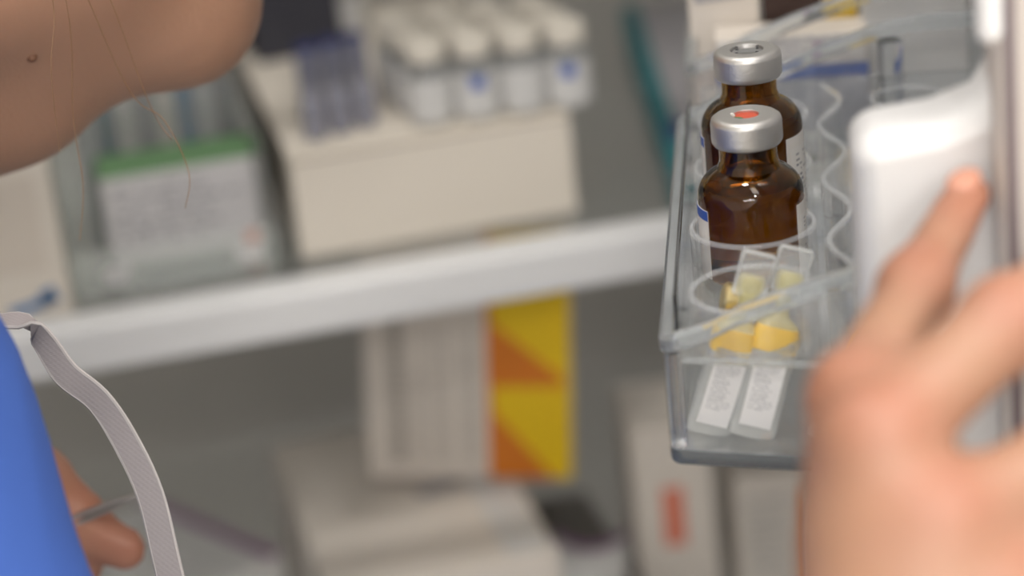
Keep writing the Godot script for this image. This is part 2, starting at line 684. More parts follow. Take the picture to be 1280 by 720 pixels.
func plate_mesh(rects: Array, y0: float, y1: float) -> ArrayMesh:
	# each rect: [x0, x1, z0, z1, hole x, hole z, hole r]
	var b := MB.new()
	for e in rects:
		var c := Vector2(e[4], e[5])
		var n := 40
		var sq := []
		var ci := []
		for i in n:
			var d := Vector2(cos(TAU * i / n), sin(TAU * i / n))
			var k := 1e9
			if d.x > 1e-6: k = minf(k, (e[1] - c.x) / d.x)
			if d.x < -1e-6: k = minf(k, (e[0] - c.x) / d.x)
			if d.y > 1e-6: k = minf(k, (e[3] - c.y) / d.y)
			if d.y < -1e-6: k = minf(k, (e[2] - c.y) / d.y)
			sq.append(c + d * k)
			ci.append(c + d * e[6])
		for i in n:
			var j := (i + 1) % n
			for s in [[y1, false], [y0, true]]:
				var y: float = s[0]
				var q := [Vector3(ci[i].x, y, ci[i].y), Vector3(sq[i].x, y, sq[i].y), Vector3(sq[j].x, y, sq[j].y), Vector3(ci[j].x, y, ci[j].y)]
				if s[1]:
					q.reverse()
				b.quad(q[0], q[1], q[2], q[3])
			b.quad(Vector3(sq[i].x, y0, sq[i].y), Vector3(sq[j].x, y0, sq[j].y), Vector3(sq[j].x, y1, sq[j].y), Vector3(sq[i].x, y1, sq[i].y))
			b.quad(Vector3(ci[j].x, y0, ci[j].y), Vector3(ci[i].x, y0, ci[i].y), Vector3(ci[i].x, y1, ci[i].y), Vector3(ci[j].x, y1, ci[j].y))
		b.done(30.0)
	return b.mesh()

func wavy_mesh(y0: float, y1: float, half: float) -> ArrayMesh:
	var rows := []
	var n := 90
	for i in n + 1:
		var z := lerpf(-0.004, -0.180, float(i) / n)
		var ph := TAU * (z + 0.040) / 0.0495
		var x := 0.0492 - 0.0036 * cos(ph)
		var dx := 0.0036 * sin(ph) * TAU / 0.0495
		var nn := Vector3(1, 0, -dx).normalized() * half
		var c := Vector3(x, 0, z)
		var row := []
		for e in [[-1.0, y0], [-1.0, y1 - 0.0004], [-0.6, y1], [0.6, y1], [1.0, y1 - 0.0004], [1.0, y0]]:
			row.append(c + nn * e[0] + Vector3(0, e[1], 0))
		rows.append(row)
	return MB.new().loft(rows, true, false, 40.0).mesh()

# ------------------------------------------------------------------ vials and ampoules
func arc_shell(r: float, thick: float, y0: float, y1: float, a0: float, a1: float) -> ArrayMesh:
	var b := MB.new()
	var n := 40
	for i in n:
		var t0 := lerpf(a0, a1, float(i) / n)
		var t1 := lerpf(a0, a1, float(i + 1) / n)
		var u0 := float(i) / n
		var u1 := float(i + 1) / n
		var d0 := Vector3(cos(t0), 0, sin(t0))
		var d1 := Vector3(cos(t1), 0, sin(t1))
		var R := r + thick
		var lo := Vector3(0, y0, 0)
		var hi := Vector3(0, y1, 0)
		b.quad(d0 * R + hi, d1 * R + hi, d1 * R + lo, d0 * R + lo, Vector2(u0, 0), Vector2(u1, 0), Vector2(u1, 1), Vector2(u0, 1))
		b.quad(d0 * r + lo, d1 * r + lo, d1 * r + hi, d0 * r + hi, Vector2(u0, 1), Vector2(u1, 1), Vector2(u1, 0), Vector2(u0, 0))
		b.quad(d0 * r + hi, d1 * r + hi, d1 * R + hi, d0 * R + hi)
		b.quad(d0 * R + lo, d1 * R + lo, d1 * r + lo, d0 * r + lo)
		if i == 0:
			b.quad(d0 * r + lo, d0 * r + hi, d0 * R + hi, d0 * R + lo)
		if i == n - 1:
			b.quad(d1 * R + lo, d1 * R + hi, d1 * r + hi, d1 * r + lo)
	b.done(30.0)
	return b.mesh()

func amber_vial(label: String, xf: Transform3D, lift: float, red_top: bool, group := "") -> Node3D:
	# lift: how much longer the body is than the 50 mm vial
	var t := thing("amber_vial", label, "vial", xf, group)
	var L := lift
	var prof := [Vector2(0, 0.0012), Vector2(0.0075, 0.0008), Vector2(0.0118, 0), Vector2(0.0136, 0.0005), Vector2(0.0147, 0.0018), Vector2(0.015, 0.0036), Vector2(0.015, 0.026 + L)]
	for i in range(1, 9):       # round shoulder
		var a := deg_to_rad(70.0) * i / 8.0
		prof.append(Vector2(0.0058 + 0.0092 * cos(a), 0.026 + L + 0.0085 * sin(a)))
	prof.append_array([Vector2(0.0084, 0.0357 + L), Vector2(0.0081, 0.037 + L), Vector2(0.0081, 0.0405 + L), Vector2(0.0088, 0.0415 + L), Vector2(0.0096, 0.042 + L), Vector2(0.0096, 0.0468 + L), Vector2(0.009, 0.0474 + L), Vector2(0, 0.0474 + L)])
	var g := MB.new().lathe(prof, 64, Transform3D(), 30.0)
	# the air above the liquid
	var cav := [Vector2(0, 0.0306 + L), Vector2(0.0105, 0.0306 + L)]
	for i in range(3, 9):
		var a := deg_to_rad(70.0) * i / 8.0
		cav.append(Vector2(0.0048 + 0.0086 * cos(a), 0.0255 + L + 0.0083 * sin(a)))
	cav.append_array([Vector2(0.0064, 0.0366 + L), Vector2(0.0063, 0.0405 + L), Vector2(0.0063, 0.0415 + L), Vector2(0, 0.0415 + L)])
	g.lathe(cav, 64, Transform3D(), 30.0, true)
	part("glass_body", g.mesh(), M.amber, t, "amber brown glass")
	# crimped cap
	var c0 := 0.0418 + L
	var cap := [Vector2(0.0088, c0 - 0.0001), Vector2(0.0094, c0 - 0.0006), Vector2(0.0099, c0 + 0.0002), Vector2(0.01, c0 + 0.001), Vector2(0.01, c0 + 0.0056), Vector2(0.0097, c0 + 0.0067), Vector2(0.0088, c0 + 0.0074), Vector2(0.0078, c0 + 0.0076)]
	var hole := 0.0037 if red_top else 0.0049
	cap.append_array([Vector2(hole + 0.0003, c0 + 0.0077), Vector2(hole, c0 + 0.0075), Vector2(hole, c0 + 0.0062), Vector2(0.0088, c0 + 0.0062), Vector2(0.0097, c0 + 0.0055), Vector2(0.00972, c0 + 0.0008), Vector2(0.0092, c0 + 0.0002), Vector2(0.0088, c0 - 0.0001)])
	part("crimp_cap", MB.new().lathe(cap, 64, Transform3D(), 45.0).mesh(), M.alu, t, "brushed aluminium crimp cap")
	var disc := MB.new().lathe([Vector2(0, c0 + 0.0058), Vector2(hole - 0.0001, c0 + 0.0058), Vector2(hole - 0.0001, c0 + 0.0068), Vector2(hole * 0.85, c0 + 0.0071), Vector2(0, c0 + 0.0071)], 40, Transform3D(), 50.0)
	if red_top:
		part("stopper", disc.mesh(), M.red, t, "red stopper in the cap's opening")
		part("torn_tab", MB.new().prism(PackedVector2Array([Vector2(-0.0042, -0.0002), Vector2(-0.0032, 0.0016), Vector2(-0.0028, 0.0013), Vector2(-0.0038, -0.0006)]), c0 + 0.0077, c0 + 0.0082, Transform3D(Basis(Vector3.RIGHT, PI / 2), Vector3(0, 2 * c0 + 0.0158, 0)) * off(0, 0, 0)).mesh(), M.paper, t, "white torn scrap of the seal")
		part("seal_scrap", MB.new().prism(PackedVector2Array([Vector2(-0.0031, 0.0014), Vector2(-0.0016, 0.0028), Vector2(-0.0006, 0.003), Vector2(-0.0014, 0.0021)]), 0.0, 0.0003, Transform3D(Basis(Vector3.RIGHT, PI / 2), Vector3(0, c0 + 0.0075, 0))).mesh(), M.green, t, "green sliver of the seal")
	else:
		part("tear_disc", disc.mesh(), M.alu_shiny, t, "recessed shiny tear-off disc")
		for k in 4:
			var a := TAU * k / 4 + 0.5
			part("tear_bridge", MB.new().box(Vector3(0.0009, 0.0004, 0.0005), Transform3D(Basis(Vector3.UP, -a), Vector3(cos(a), 0, sin(a)) * 0.0043 + Vector3(0, c0 + 0.0074, 0))).mesh(), M.rubber, t)
	# label round the back, open towards the front of the tray
	var a0 := deg_to_rad(90.0 - 58.0)
	var a1 := deg_to_rad(90.0 + 52.0 - 360.0)
	part("paper_label", arc_shell(0.01505, 0.00012, 0.002, 0.0245 + L, a0, a1), M.paper, t, "white paper label")
	part("label_print", arc_shell(0.01518, 0.00004, 0.004, 0.0210 + L, a0 - 0.1, a1 + 0.1), M.vial_label, t, "small grey print")
	part("label_band", arc_shell(0.01519, 0.00006, 0.0215 + L, 0.0244 + L, a1 + 0.7, a1), M.blue_band, t, "blue band at the label's edge")
	return t

func small_vial(label: String, xf: Transform3D, marked: bool, group: String) -> Node3D:
	var t := thing("white_capped_vial", label, "vial", xf, group)
	var g := [Vector2(0, 0.0006), Vector2(0.0085, 0), Vector2(0.0102, 0.0006), Vector2(0.0106, 0.002), Vector2(0.0106, 0.024), Vector2(0.0096, 0.0268), Vector2(0.0068, 0.029), Vector2(0.0064, 0.0315), Vector2(0, 0.0315)]
	part("glass_body", MB.new().lathe(g, 32, Transform3D(), 40.0).mesh(), M.vial_glass, t)
	part("powder", MB.new().lathe([Vector2(0, 0.0012), Vector2(0.0094, 0.0012), Vector2(0.0094, 0.006), Vector2(0, 0.0068)], 24).mesh(), M.paper, t)
	part("paper_label", MB.new().lathe([Vector2(0.01062, 0.003), Vector2(0.01082, 0.003), Vector2(0.01082, 0.0232), Vector2(0.01062, 0.0232), Vector2(0.01062, 0.003)], 32, Transform3D(), 50.0).mesh(), M.card_cool, t, "white paper label")
	if marked:
		part("blue_mark", arc_shell(0.01084, 0.0001, 0.016, 0.0225, deg_to_rad(75), deg_to_rad(112)), M.blue_band, t, "blue printed mark")
	part("cap", MB.new().lathe([Vector2(0, 0.0316), Vector2(0.0086, 0.0303), Vector2(0.0094, 0.0306), Vector2(0.0096, 0.032), Vector2(0.0096, 0.0378), Vector2(0.0088, 0.0386), Vector2(0.0086, 0.0398), Vector2(0.0078, 0.0403), Vector2(0, 0.0403)], 32, Transform3D(), 40.0).mesh(), M.grey_cap, t, "off-white flip cap")
	return t

func oval(cx: float, y: float, rx: float, rz: float, n := 20, pw := 0.6) -> Array:
	var r := []
	for i in n:
		var a := TAU * i / n
		r.append(Vector3(cx + rx * signf(cos(a)) * pow(absf(cos(a)), pw), y, rz * signf(sin(a)) * pow(absf(sin(a)), pw)))
	return r

func ampoule(label: String, xf: Transform3D, labelled: bool, group: String) -> Node3D:
	# flat sealed foot, oval body, tapering neck, twist-off tab; its broad face looks along +z
	var t := thing("plastic_ampoule", label, "ampoule", xf, group)
	part("body", MB.new().loft([oval(0, 0, 0.0058, 0.0012), oval(0, 0.0006, 0.0062, 0.0015), oval(0, 0.003, 0.0064, 0.0018), oval(0, 0.007, 0.0064, 0.0030), oval(0, 0.016, 0.0064, 0.0040), oval(0, 0.0245, 0.0063, 0.0043)], true, false, 45.0).mesh(), M.poly, t, "milky translucent plastic")
	part("filled_bulb", MB.new().loft([oval(0, 0.0246, 0.0063, 0.0044), oval(0, 0.0290, 0.0063, 0.0046), oval(0, 0.0312, 0.0056, 0.0043)], true, false, 45.0).mesh(), M.poly_yellow, t, "bright yellow liquid showing through the plastic")
	part("shoulder", MB.new().loft([oval(0, 0.0313, 0.0056, 0.0042), oval(0, 0.0325, 0.0045, 0.0036), oval(0, 0.0336, 0.0028, 0.0026, 20, 0.9), oval(0, 0.0345, 0.0022, 0.0022, 20, 1.0)], true, false, 45.0).mesh(), M.poly_pale, t, "pale yellow tinted shoulder")
	part("neck", MB.new().loft([oval(0, 0.0346, 0.0021, 0.0020, 16, 1.0), oval(0, 0.0365, 0.0016, 0.0015, 16, 1.0), oval(0, 0.0385, 0.0019, 0.0016, 16, 1.0), oval(0, 0.0408, 0.0026, 0.0018, 16, 1.0)], true, false, 45.0).mesh(), M.poly_pale, t)
	var tab := PackedVector2Array()
	for c in [[-0.0046, 0.0400, 225.0], [0.0046, 0.0400, 315.0], [0.0049, 0.0530, 45.0], [-0.0049, 0.0530, 135.0]]:
		for k in 4:
			var a := deg_to_rad(float(c[2]) - 45.0 + 30.0 * k)
			tab.append(Vector2(c[0] - signf(c[0]) * 0.0012, c[1] + (0.0012 if c[1] < 0.045 else -0.0012)) + Vector2(cos(a), sin(a)) * 0.0012)
	var tb := part("twist_tab", MB.new().prism(tab, -0.0013, 0.0013, Transform3D(), 0.0004).mesh(), M.poly_clear, t, "flat milky twist-off tab")
	part("tab_rim", MB.new().tube([Vector3(-0.0042, 0.0410, 0.0014), Vector3(-0.0044, 0.0519, 0.0014), Vector3(-0.0037, 0.0526, 0.0014), Vector3(0.0037, 0.0526, 0.0014), Vector3(0.0044, 0.0519, 0.0014), Vector3(0.0042, 0.0410, 0.0014)], [0.0005, 0.0005, 0.0005, 0.0005, 0.0005, 0.0005], 8).mesh(), M.poly, tb)
	part("tab_socket", MB.new().loft([oval(0, 0.0402, 0.0026, 0.0012, 16, 1.0), oval(0, 0.0425, 0.0036, 0.0019, 16, 1.0), oval(0, 0.0450, 0.0037, 0.0019, 16, 1.0), oval(0, 0.0462, 0.0030, 0.0012, 16, 1.0)], true, false, 45.0).mesh(), M.poly_pale, tb, "rounded socket with yellow residue")
	if labelled:
		# the paper follows the swelling front of the body
		var b := MB.new()
		var pts := [[0.0035, 0.0021], [0.007, 0.0031], [0.012, 0.0037], [0.0165, 0.0041], [0.0225, 0.0044]]
		for i in pts.size() - 1:
			var a: Array = pts[i]
			var c: Array = pts[i + 1]
			var va: float = 1.0 - (a[0] - 0.0035) / 0.019
			var vc: float = 1.0 - (c[0] - 0.0035) / 0.019
			var w := 0.0043
			for s in [0.00045, 0.0003]:
				b.quad(Vector3(-w, a[0], a[1] + s), Vector3(-w, c[0], c[1] + s), Vector3(w, c[0], c[1] + s), Vector3(w, a[0], a[1] + s), Vector2(0, va), Vector2(0, vc), Vector2(1, vc), Vector2(1, va))
				if s == 0.0003:
					var k := b.sp.size()
					for f in 2:
						var e := b.sp[k - 6 + f * 3 + 1]
						b.sp[k - 6 + f * 3 + 1] = b.sp[k - 6 + f * 3 + 2]
						b.sp[k - 6 + f * 3 + 2] = e
		b.done(30.0)
		part("paper_label", b.mesh(), M.ampoule_label, t, "white label with grey small print")
	return t

# ------------------------------------------------------------------ cartons
func carton(label: String, size: Vector3, xf: Transform3D, m: Material, group := "", flap := true) -> Node3D:
	var t := thing("carton", label, "carton", xf, group)
	part("box_body", MB.new().rbox(size, 0.0008, off(0, size.y / 2, 0)).mesh(), m, t)
	if flap:
		var f := part("lid_flap", MB.new().rbox(Vector3(size.x - 0.002, 0.0006, size.z - 0.003), 0.0002, off(0, size.y + 0.0002, 0)).mesh(), m, t)
		part("tuck_seam", MB.new().rbox(Vector3(size.x - 0.004, 0.0004, 0.0005), 0.0001, off(0, size.y + 0.0005, size.z / 2 - 0.0035)).mesh(), M.seam, f)
	return t

# ------------------------------------------------------------------ the scene
func _ready() -> void:
	rng.seed = 11
	door_t = Transform3D(Basis(Vector3.UP, DOOR_TURN), DOOR)
	# camera
	var cam := Camera3D.new()
	cam.name = "camera"
	add_child(cam)
	cam.transform = Transform3D(Basis(Vector3(0.9726, -0.0969, 0.2113), Vector3(0.1676, 0.9221, -0.3487), Vector3(-0.161, 0.3746, 0.9131)).orthonormalized(), Vector3(0, 1.70, 0))
	cam.fov = 13.586
	cam.near = 0.05
	var lens := CameraAttributesPhysical.new()
	lens.frustum_focal_length = 100.73
	lens.exposure_aperture = 6.4
	lens.frustum_focus_distance = 0.690
	cam.attributes = lens
	cam.fov = 13.586
	# air and exposure
	var env := Environment.new()
	env.background_mode = Environment.BG_COLOR
	env.background_color = Color(0.02, 0.02, 0.02)
	env.tonemap_mode = Environment.TONE_MAPPER_LINEAR
	env.tonemap_exposure = 1.07
	env.sdfgi_enabled = true
	env.ssao_enabled = true
	env.ssil_enabled = true
	var we := WorldEnvironment.new()
	we.name = "air"
	we.environment = env
	add_child(we)
	materials()
	M.vial_label = print_image(256, 96, rgb(236, 234, 230), rgb(120, 122, 130), 11, Rect2(0.04, 0.1, 0.92, 0.85), 5, 0.7)
	M.ampoule_label = print_image(96, 192, rgb(240, 240, 241), rgb(160, 162, 168), 17, Rect2(0.14, 0.05, 0.76, 0.72), 9, 0.95)
	room()
	# ceiling lights: one wide panel, a ring of small square downlights
	ceiling_lamp("wide square ceiling panel light among small square downlights", Vector3(0.50, 2.69, 0.10), Vector2(0.9, 0.7), 0.65)
	ceiling_lamp("wide ceiling panel light over the back of the room, on the carer side", Vector3(-0.75, 2.69, 1.75), Vector2(1.2, 0.5), 2.0)
	ceiling_lamp("wide ceiling panel light over the back of the room, on the door side", Vector3(0.95, 2.69, 1.75), Vector2(1.2, 0.5), 2.0)
	var k := 0
	var where := ["nearest the side wall by the open door", "in front of the wide panel towards the refrigerator", "on the refrigerator side near the carer", "behind the wide panel", "beside the wide panel towards the carer", "furthest behind the photographer"]
	for e in [Vector2(1.25, 0.1), Vector2(0.95, -0.62), Vector2(0.05, -0.62), Vector2(0.95, 0.80), Vector2(0.05, 0.80), Vector2(-0.50, 1.5)]:
		ceiling_lamp("small square ceiling downlight " + where[k], Vector3(e.x, 2.69, e.y), Vector2(0.16, 0.16), 0.52)
		k += 1
	refrigerator()
	door_trays()
	vials_in_tray()
	upper_shelf()
	lower_shelf()
	person()
	lanyard()

func room() -> void:
	struct("floor", MB.new().box(Vector3(4.6, 0.1, 4.6), off(0, -0.05, 0.35)).mesh(), M.floor)
	struct("ceiling", MB.new().box(Vector3(4.6, 0.1, 4.6), off(0, 2.76, 0.35)).mesh(), M.ceiling)
	struct("wall_back", MB.new().box(Vector3(4.6, 2.72, 0.1), off(0, 1.35, -1.65)).mesh(), M.wall)
	struct("wall_front", MB.new().box(Vector3(4.6, 2.72, 0.1), off(0, 1.35, 2.45)).mesh(), M.wall)
	struct("wall_left", MB.new().box(Vector3(0.1, 2.72, 4.2), off(-2.2, 1.35, 0.4)).mesh(), M.wall)
	struct("wall_right", MB.new().box(Vector3(0.1, 2.72, 4.2), off(2.2, 1.35, 0.4)).mesh(), M.wall)
	struct("baseboard_back", MB.new().rbox(Vector3(4.3, 0.08, 0.015), 0.003, off(0, 0.04, -1.592)).mesh(), M.trim)

func ceiling_lamp(label: String, v: Vector3, size: Vector2, power: float) -> void:
	var t := thing("ceiling_light", label, "ceiling light", at(v), "")
	part("frame", MB.new().rbox(Vector3(size.x + 0.04, 0.03, size.y + 0.04), 0.004, off(0, 0.005, 0)).mesh(), M.trim, t)
	part("diffuser", MB.new().rbox(Vector3(size.x, 0.006, size.y), 0.002, off(0, -0.012, 0)).mesh(), M.lamp, t, "glowing white diffuser")
	var l := AreaLight3D.new()
	l.name = "lamp_light"
	t.add_child(l)
	l.position = Vector3(0, -0.02, 0)
	l.rotation.x = -PI / 2
	l.area_size = size
	l.area_normalize_energy = true
	l.light_energy = power
	l.light_color = Color(1.0, 0.98, 0.96)
	l.area_range = 8.0
	l.shadow_enabled = true

# ------------------------------------------------------------------ refrigerator with its open door
func refrigerator() -> void:
	var x0 := -0.165
	var x1 := 0.392
	var zf := -0.985
	var zb := -1.44
	var t := thing("medicine_refrigerator", "tall white medicine refrigerator standing open, glass shelves full of cartons and vials", "refrigerator", at(Vector3(0.113, 0, -1.24)))
	var o := Vector3(-0.113, 0, 1.24)
	slab(t, o, "side_panel", Vector3(x0 - 0.045, 0.10, zb), Vector3(x0, 1.90, zf), M.fridge)
	slab(t, o, "side_panel", Vector3(x1, 0.10, zb), Vector3(x1 + 0.045, 1.90, zf), M.fridge)
	slab(t, o, "back_panel", Vector3(x0 - 0.045, 0.10, zb - 0.05), Vector3(x1 + 0.045, 1.90, zb), M.inner)
	slab(t, o, "top_panel", Vector3(x0 - 0.045, 1.90, zb - 0.05), Vector3(x1 + 0.045, 1.945, zf), M.fridge)
	slab(t, o, "base_panel", Vector3(x0 - 0.045, 0.0, zb - 0.05), Vector3(x1 + 0.045, 0.10, zf + 0.0), M.fridge)
	for y in [SHELF_Y, LOW_Y, 0.72, 1.62]:
		var g := part("glass_shelf", MB.new().box(Vector3(x1 - x0 - 0.002, 0.005, 0.405), Transform3D(Basis(), Vector3((x0 + x1) / 2, y - 0.0026, zb + 0.207) + o)).mesh(), M.shelf_glass, t, "clear glass shelf")
		part("shelf_trim", MB.new().rbox(Vector3(x1 - x0 - 0.002, 0.0235, 0.022), 0.004, Transform3D(Basis(), Vector3((x0 + x1) / 2, y - 0.0086, -1.0155) + o)).mesh(), M.trim, g, "white plastic edge of the shelf")
	# door: slab, raised rim at the free edge, gasket
	var inv := Transform3D(Basis(), o) * door_t
	var d := part("door", MB.new().rbox(Vector3(0.045, 1.80, 0.518), 0.006, inv * off(0.1305, 0.98 - DOOR.y, -0.202)).mesh(), M.liner, t, "white door standing open")
	part("door_stile", MB.new().rbox(Vector3(0.068, 1.80, 0.026), 0.003, inv * off(0.1166, 0.98 - DOOR.y, 0.0470)).mesh(), M.gasket, d, "beige grey free edge of the door")
	part("edge_groove", MB.new().rbox(Vector3(0.0024, 1.78, 0.0012), 0.0003, inv * off(0.0862, 0.98 - DOOR.y, 0.0602)).mesh(), M.groove, d, "dark groove along the door edge")
	part("gasket", MB.new().rbox(Vector3(0.0058, 0.33, 0.008), 0.0028, inv * off(0.0818, 0.127 + 0.165, 0.0590), 4).mesh(), M.trim, d, "rounded white sealing strip")
	var poly := PackedVector2Array([Vector2(0.0505, -0.60), Vector2(0.0505, 0.0955)])
	for i in 7:
		var a := PI - PI / 2 * 0.94 * i / 6.0
		poly.append(Vector2(0.0575, 0.0963) + Vector2(cos(a), sin(a)) * 0.007)
	poly.append_array([Vector2(0.070, 0.1050), Vector2(0.0795, 0.1085), Vector2(0.083, 0.114), Vector2(0.109, 0.116), Vector2(0.109, -0.60)])
	var front := []
	var rows := []
	for e in [[0.0265, 0.004], [0.0272, 0.0015], [0.0290, 0.0], [0.0430, 0.0], [0.0468, 0.0011], [0.0490, 0.0030], [0.0500, 0.0060]]:
		var row := []
		var cnt := poly.size()
		for i in cnt:
			var p0 := (poly[i] - poly[(i + cnt - 1) % cnt]).normalized()
			var p1 := (poly[(i + 1) % cnt] - poly[i]).normalized()
			var nn := (Vector2(p0.y, -p0.x) + Vector2(p1.y, -p1.x)).normalized()
			var q: Vector2 = poly[i] + nn * e[1]
			row.append(inv * Vector3(q.x, q.y, e[0]))
		rows.append(row)
	part("liner_ridge", MB.new().loft(rows, false, false, 50.0).mesh(), M.liner, d, "smooth white moulded ridge with a rounded shoulder")
	if front.is_empty():
		var cap := MB.new()
		for e in [rows[0], rows[rows.size() - 1]]:
			var fl := PackedVector2Array()
			for q in e:
				var l: Vector3 = inv.affine_inverse() * q
				fl.append(Vector2(l.x, l.y))
			var ix := Geometry2D.triangulate_polygon(fl)
			var i := 0
			while i < ix.size():
				cap.tri(e[ix[i]], e[ix[i + 1]], e[ix[i + 2]])
				i += 3
		# both caps turned outward by hand
		var out := MB.new()
		var j := 0
		while j < cap.sp.size():
			var a := cap.sp[j]
			var b := cap.sp[j + 1]
			var c := cap.sp[j + 2]
			var want: Vector3 = inv.basis.z * (-1.0 if j < cap.sp.size() / 2 else 1.0)
			var nrm := (c - a).cross(b - a)
			if nrm.dot(want) < 0:
				var s := b
				b = c
				c = s
			for q in [a, b, c]:
				out.p.append(q)
				out.n.append(want)
				out.uv.append(Vector2.ZERO)
			j += 3
		part("ridge_face", out.mesh(), M.liner, d)

func slab(t: Node3D, o: Vector3, called: String, a: Vector3, b: Vector3, m: Material) -> void:
	part(called, MB.new().rbox(b - a, 0.004, Transform3D(Basis(), (a + b) / 2 + o)).mesh(), m, t)

# ------------------------------------------------------------------ trays on the door
func door_trays() -> void:
	var t := thing("door_tray", "clear plastic door tray nearest the camera, holding brown vials and ampoules", "tray", dr(Vector3.ZERO), "clear door trays")
	part("bin", tray_mesh(0.1065, 0.189, 0.2235), M.clear_wall, t, "clear walls sloping up to the door")
	part("base_plate", base_mesh(0.1065, 0.189, 0.2235), M.base, t, "thick clear floor")
	for e in [Vector2(0.0026, -0.0028), Vector2(0.0030, -0.1850)]:
		part("corner_post", MB.new().lathe([Vector2(0, 0.0013), Vector2(0.0022, 0.0013), Vector2(0.0022, 0.0286), Vector2(0, 0.0286)], 20, off(e.x, 0, e.y)).mesh(), M.clear, t)
	part("lip_bead", bead_mesh(0.1065, 0.189, 0.2235), M.bead, t, "thickened clear lip")
	var rack := thing("vial_rack", "clear insert with round holes and a wavy divider inside the nearest tray", "vial rack", dr(Vector3.ZERO))
	var rects := []
	for e in [[-0.0360, -0.0010, -0.0125], [-0.0850, -0.0360, -0.060], [-0.1340, -0.0850, -0.110], [-0.1810, -0.1340, -0.158]]:
		rects.append([0.004, 0.0485, e[0], e[1], 0.0247, e[2], 0.011])
	for e in [[-0.064, -0.001, -0.040], [-0.113, -0.064, -0.0895], [-0.1620, -0.113, -0.139]]:
		rects.append([0.0500, 0.102, e[0], e[1], 0.0745, e[2], 0.011])
	part("hole_plate", plate_mesh(rects, 0.0258, 0.0269), M.clear_thin, rack, "clear plate with round holes")
	part("hole_rim", MB.new().lathe([Vector2(0.0109, 0.0250), Vector2(0.0119, 0.0250), Vector2(0.0121, 0.0262), Vector2(0.0119, 0.0275), Vector2(0.0109, 0.0275), Vector2(0.0109, 0.0250)], 56, off(0.0247, 0, -0.0125), 50.0).mesh(), M.bead, rack, "bright rim of the nearest hole")
	part("front_rail", MB.new().rbox(Vector3(0.0950, 0.0017, 0.0016), 0.0004, Transform3D(Basis(Vector3.UP, -0.2199), Vector3(0.0520, 0.0264, 0.0083))).mesh(), M.bead, rack, "bright front edge of the plate")
	for e in [[-0.0125, 0.0158], [-0.060, 0.0166], [-0.110, 0.0166], [-0.158, 0.0166]]:
		part("ring_wall", ring_mesh(e[1], 0.0271, 0.0408), M.clear_wall, rack).transform = off(0.0247, 0, e[0])
		part("ring_lip", ring_mesh(e[1] - 0.0002, 0.0408, 0.0419, 0.0017), M.clear_rim, rack).transform = off(0.0247, 0, e[0])
	part("ring_wall", ring_mesh(0.0108, 0.0410, 0.0425), M.clear_rim, rack).transform = off(0.0745, 0, -0.176 + 0.012)
	var wd := part("wavy_divider", wavy_mesh(0.001, 0.0421, 0.0009), M.clear_wall, rack, "wavy upright divider")
	part("divider_lip", wavy_mesh(0.0421, 0.0434, 0.0010), M.clear_rim, wd)
	part("edge_wall", MB.new().rbox(Vector3(0.0012, 0.041, 0.165), 0.0004, off(0.0040, 0.0215, -0.0925)).mesh(), M.clear, rack)
	part("edge_wall", MB.new().rbox(Vector3(0.090, 0.0425, 0.0012), 0.0004, off(0.0530, 0.0222, -0.1838)).mesh(), M.clear, rack)
	part("corner_post", MB.new().lathe([Vector2(0, 0.0012), Vector2(0.0042, 0.0012), Vector2(0.0042, 0.0560), Vector2(0.0036, 0.0568), Vector2(0, 0.0568)], 24, off(0.0702, 0, -0.1795)).mesh(), M.clear, rack)
	var s := thing("door_tray", "clear plastic door tray further along the door, packed with small cartons", "tray", dr(Vector3(0.002, 0.008, -0.2155)), "clear door trays")
	part("bin", tray_mesh(0.1045, 0.125, 0.14), M.clear_wall, s, "clear walls sloping up to the door")
	part("base_plate", base_mesh(0.1045, 0.125, 0.14), M.base, s, "thick clear floor")
	part("lip_bead", bead_mesh(0.1045, 0.125, 0.14), M.bead, s, "thickened clear lip")
	# cartons in the second tray
	var y := 0.0091
	var c := carton("small white carton with purple print and a blue stripe in the further door tray", Vector3(0.053, 0.0365, 0.018), dr(Vector3(0.0385, y, -0.2380)), M.card_white, "", false)
	var pr := print_image(256, 128, rgb(234, 231, 228), rgb(150, 140, 158), 6, Rect2(0.25, 0.08, 0.72, 0.8), 21, 0.55)
	panel("print_panel", Vector3(0.0, 0.0308, 0.00902), Vector3(0.0255, 0, 0), Vector3(0, -0.0052, 0), pr, c)
	panel("purple_mark", Vector3(-0.0185, 0.0312, 0.00935), Vector3(0.0016, 0, 0), Vector3(0, -0.0042, 0), M.purple, c)
	panel("purple_mark", Vector3(0.0090, 0.0300, 0.00935), Vector3(0.0013, 0, 0), Vector3(0, -0.0035, 0), M.purple, c)
	panel("blue_stripe", Vector3(0.0, 0.0230, 0.00902), Vector3(0.0262, 0, 0), Vector3(0, -0.0024, 0), M.blue_band, c)
	panel("grey_print", Vector3(0.0, 0.0105, 0.00902), Vector3(0.0262, 0, 0), Vector3(0, -0.0095, 0), print_image(256, 96, rgb(190, 190, 198), rgb(120, 124, 150), 5, Rect2(0.05, 0.1, 0.9, 0.8), 22, 0.4), c)
	var w := carton("white carton with grey curved print standing behind the purple printed one", Vector3(0.025, 0.060, 0.020), dr(Vector3(0.0155, y, -0.2590)), M.card_white, "", false)
	panel("grey_swoosh", Vector3(-0.002, 0.0475, 0.01002), Vector3(0.0085, 0.0008, 0), Vector3(0.0005, -0.0022, 0), M.card_grey, w)
	panel("grey_swoosh", Vector3(0.001, 0.0525, 0.01002), Vector3(0.0080, -0.0006, 0), Vector3(0, -0.0012, 0), M.card_grey, w)
	carton("dark brown carton between the white and the yellow carton", Vector3(0.021, 0.062, 0.024), dr(Vector3(0.0396, y, -0.2630)), M.brown, "", false)
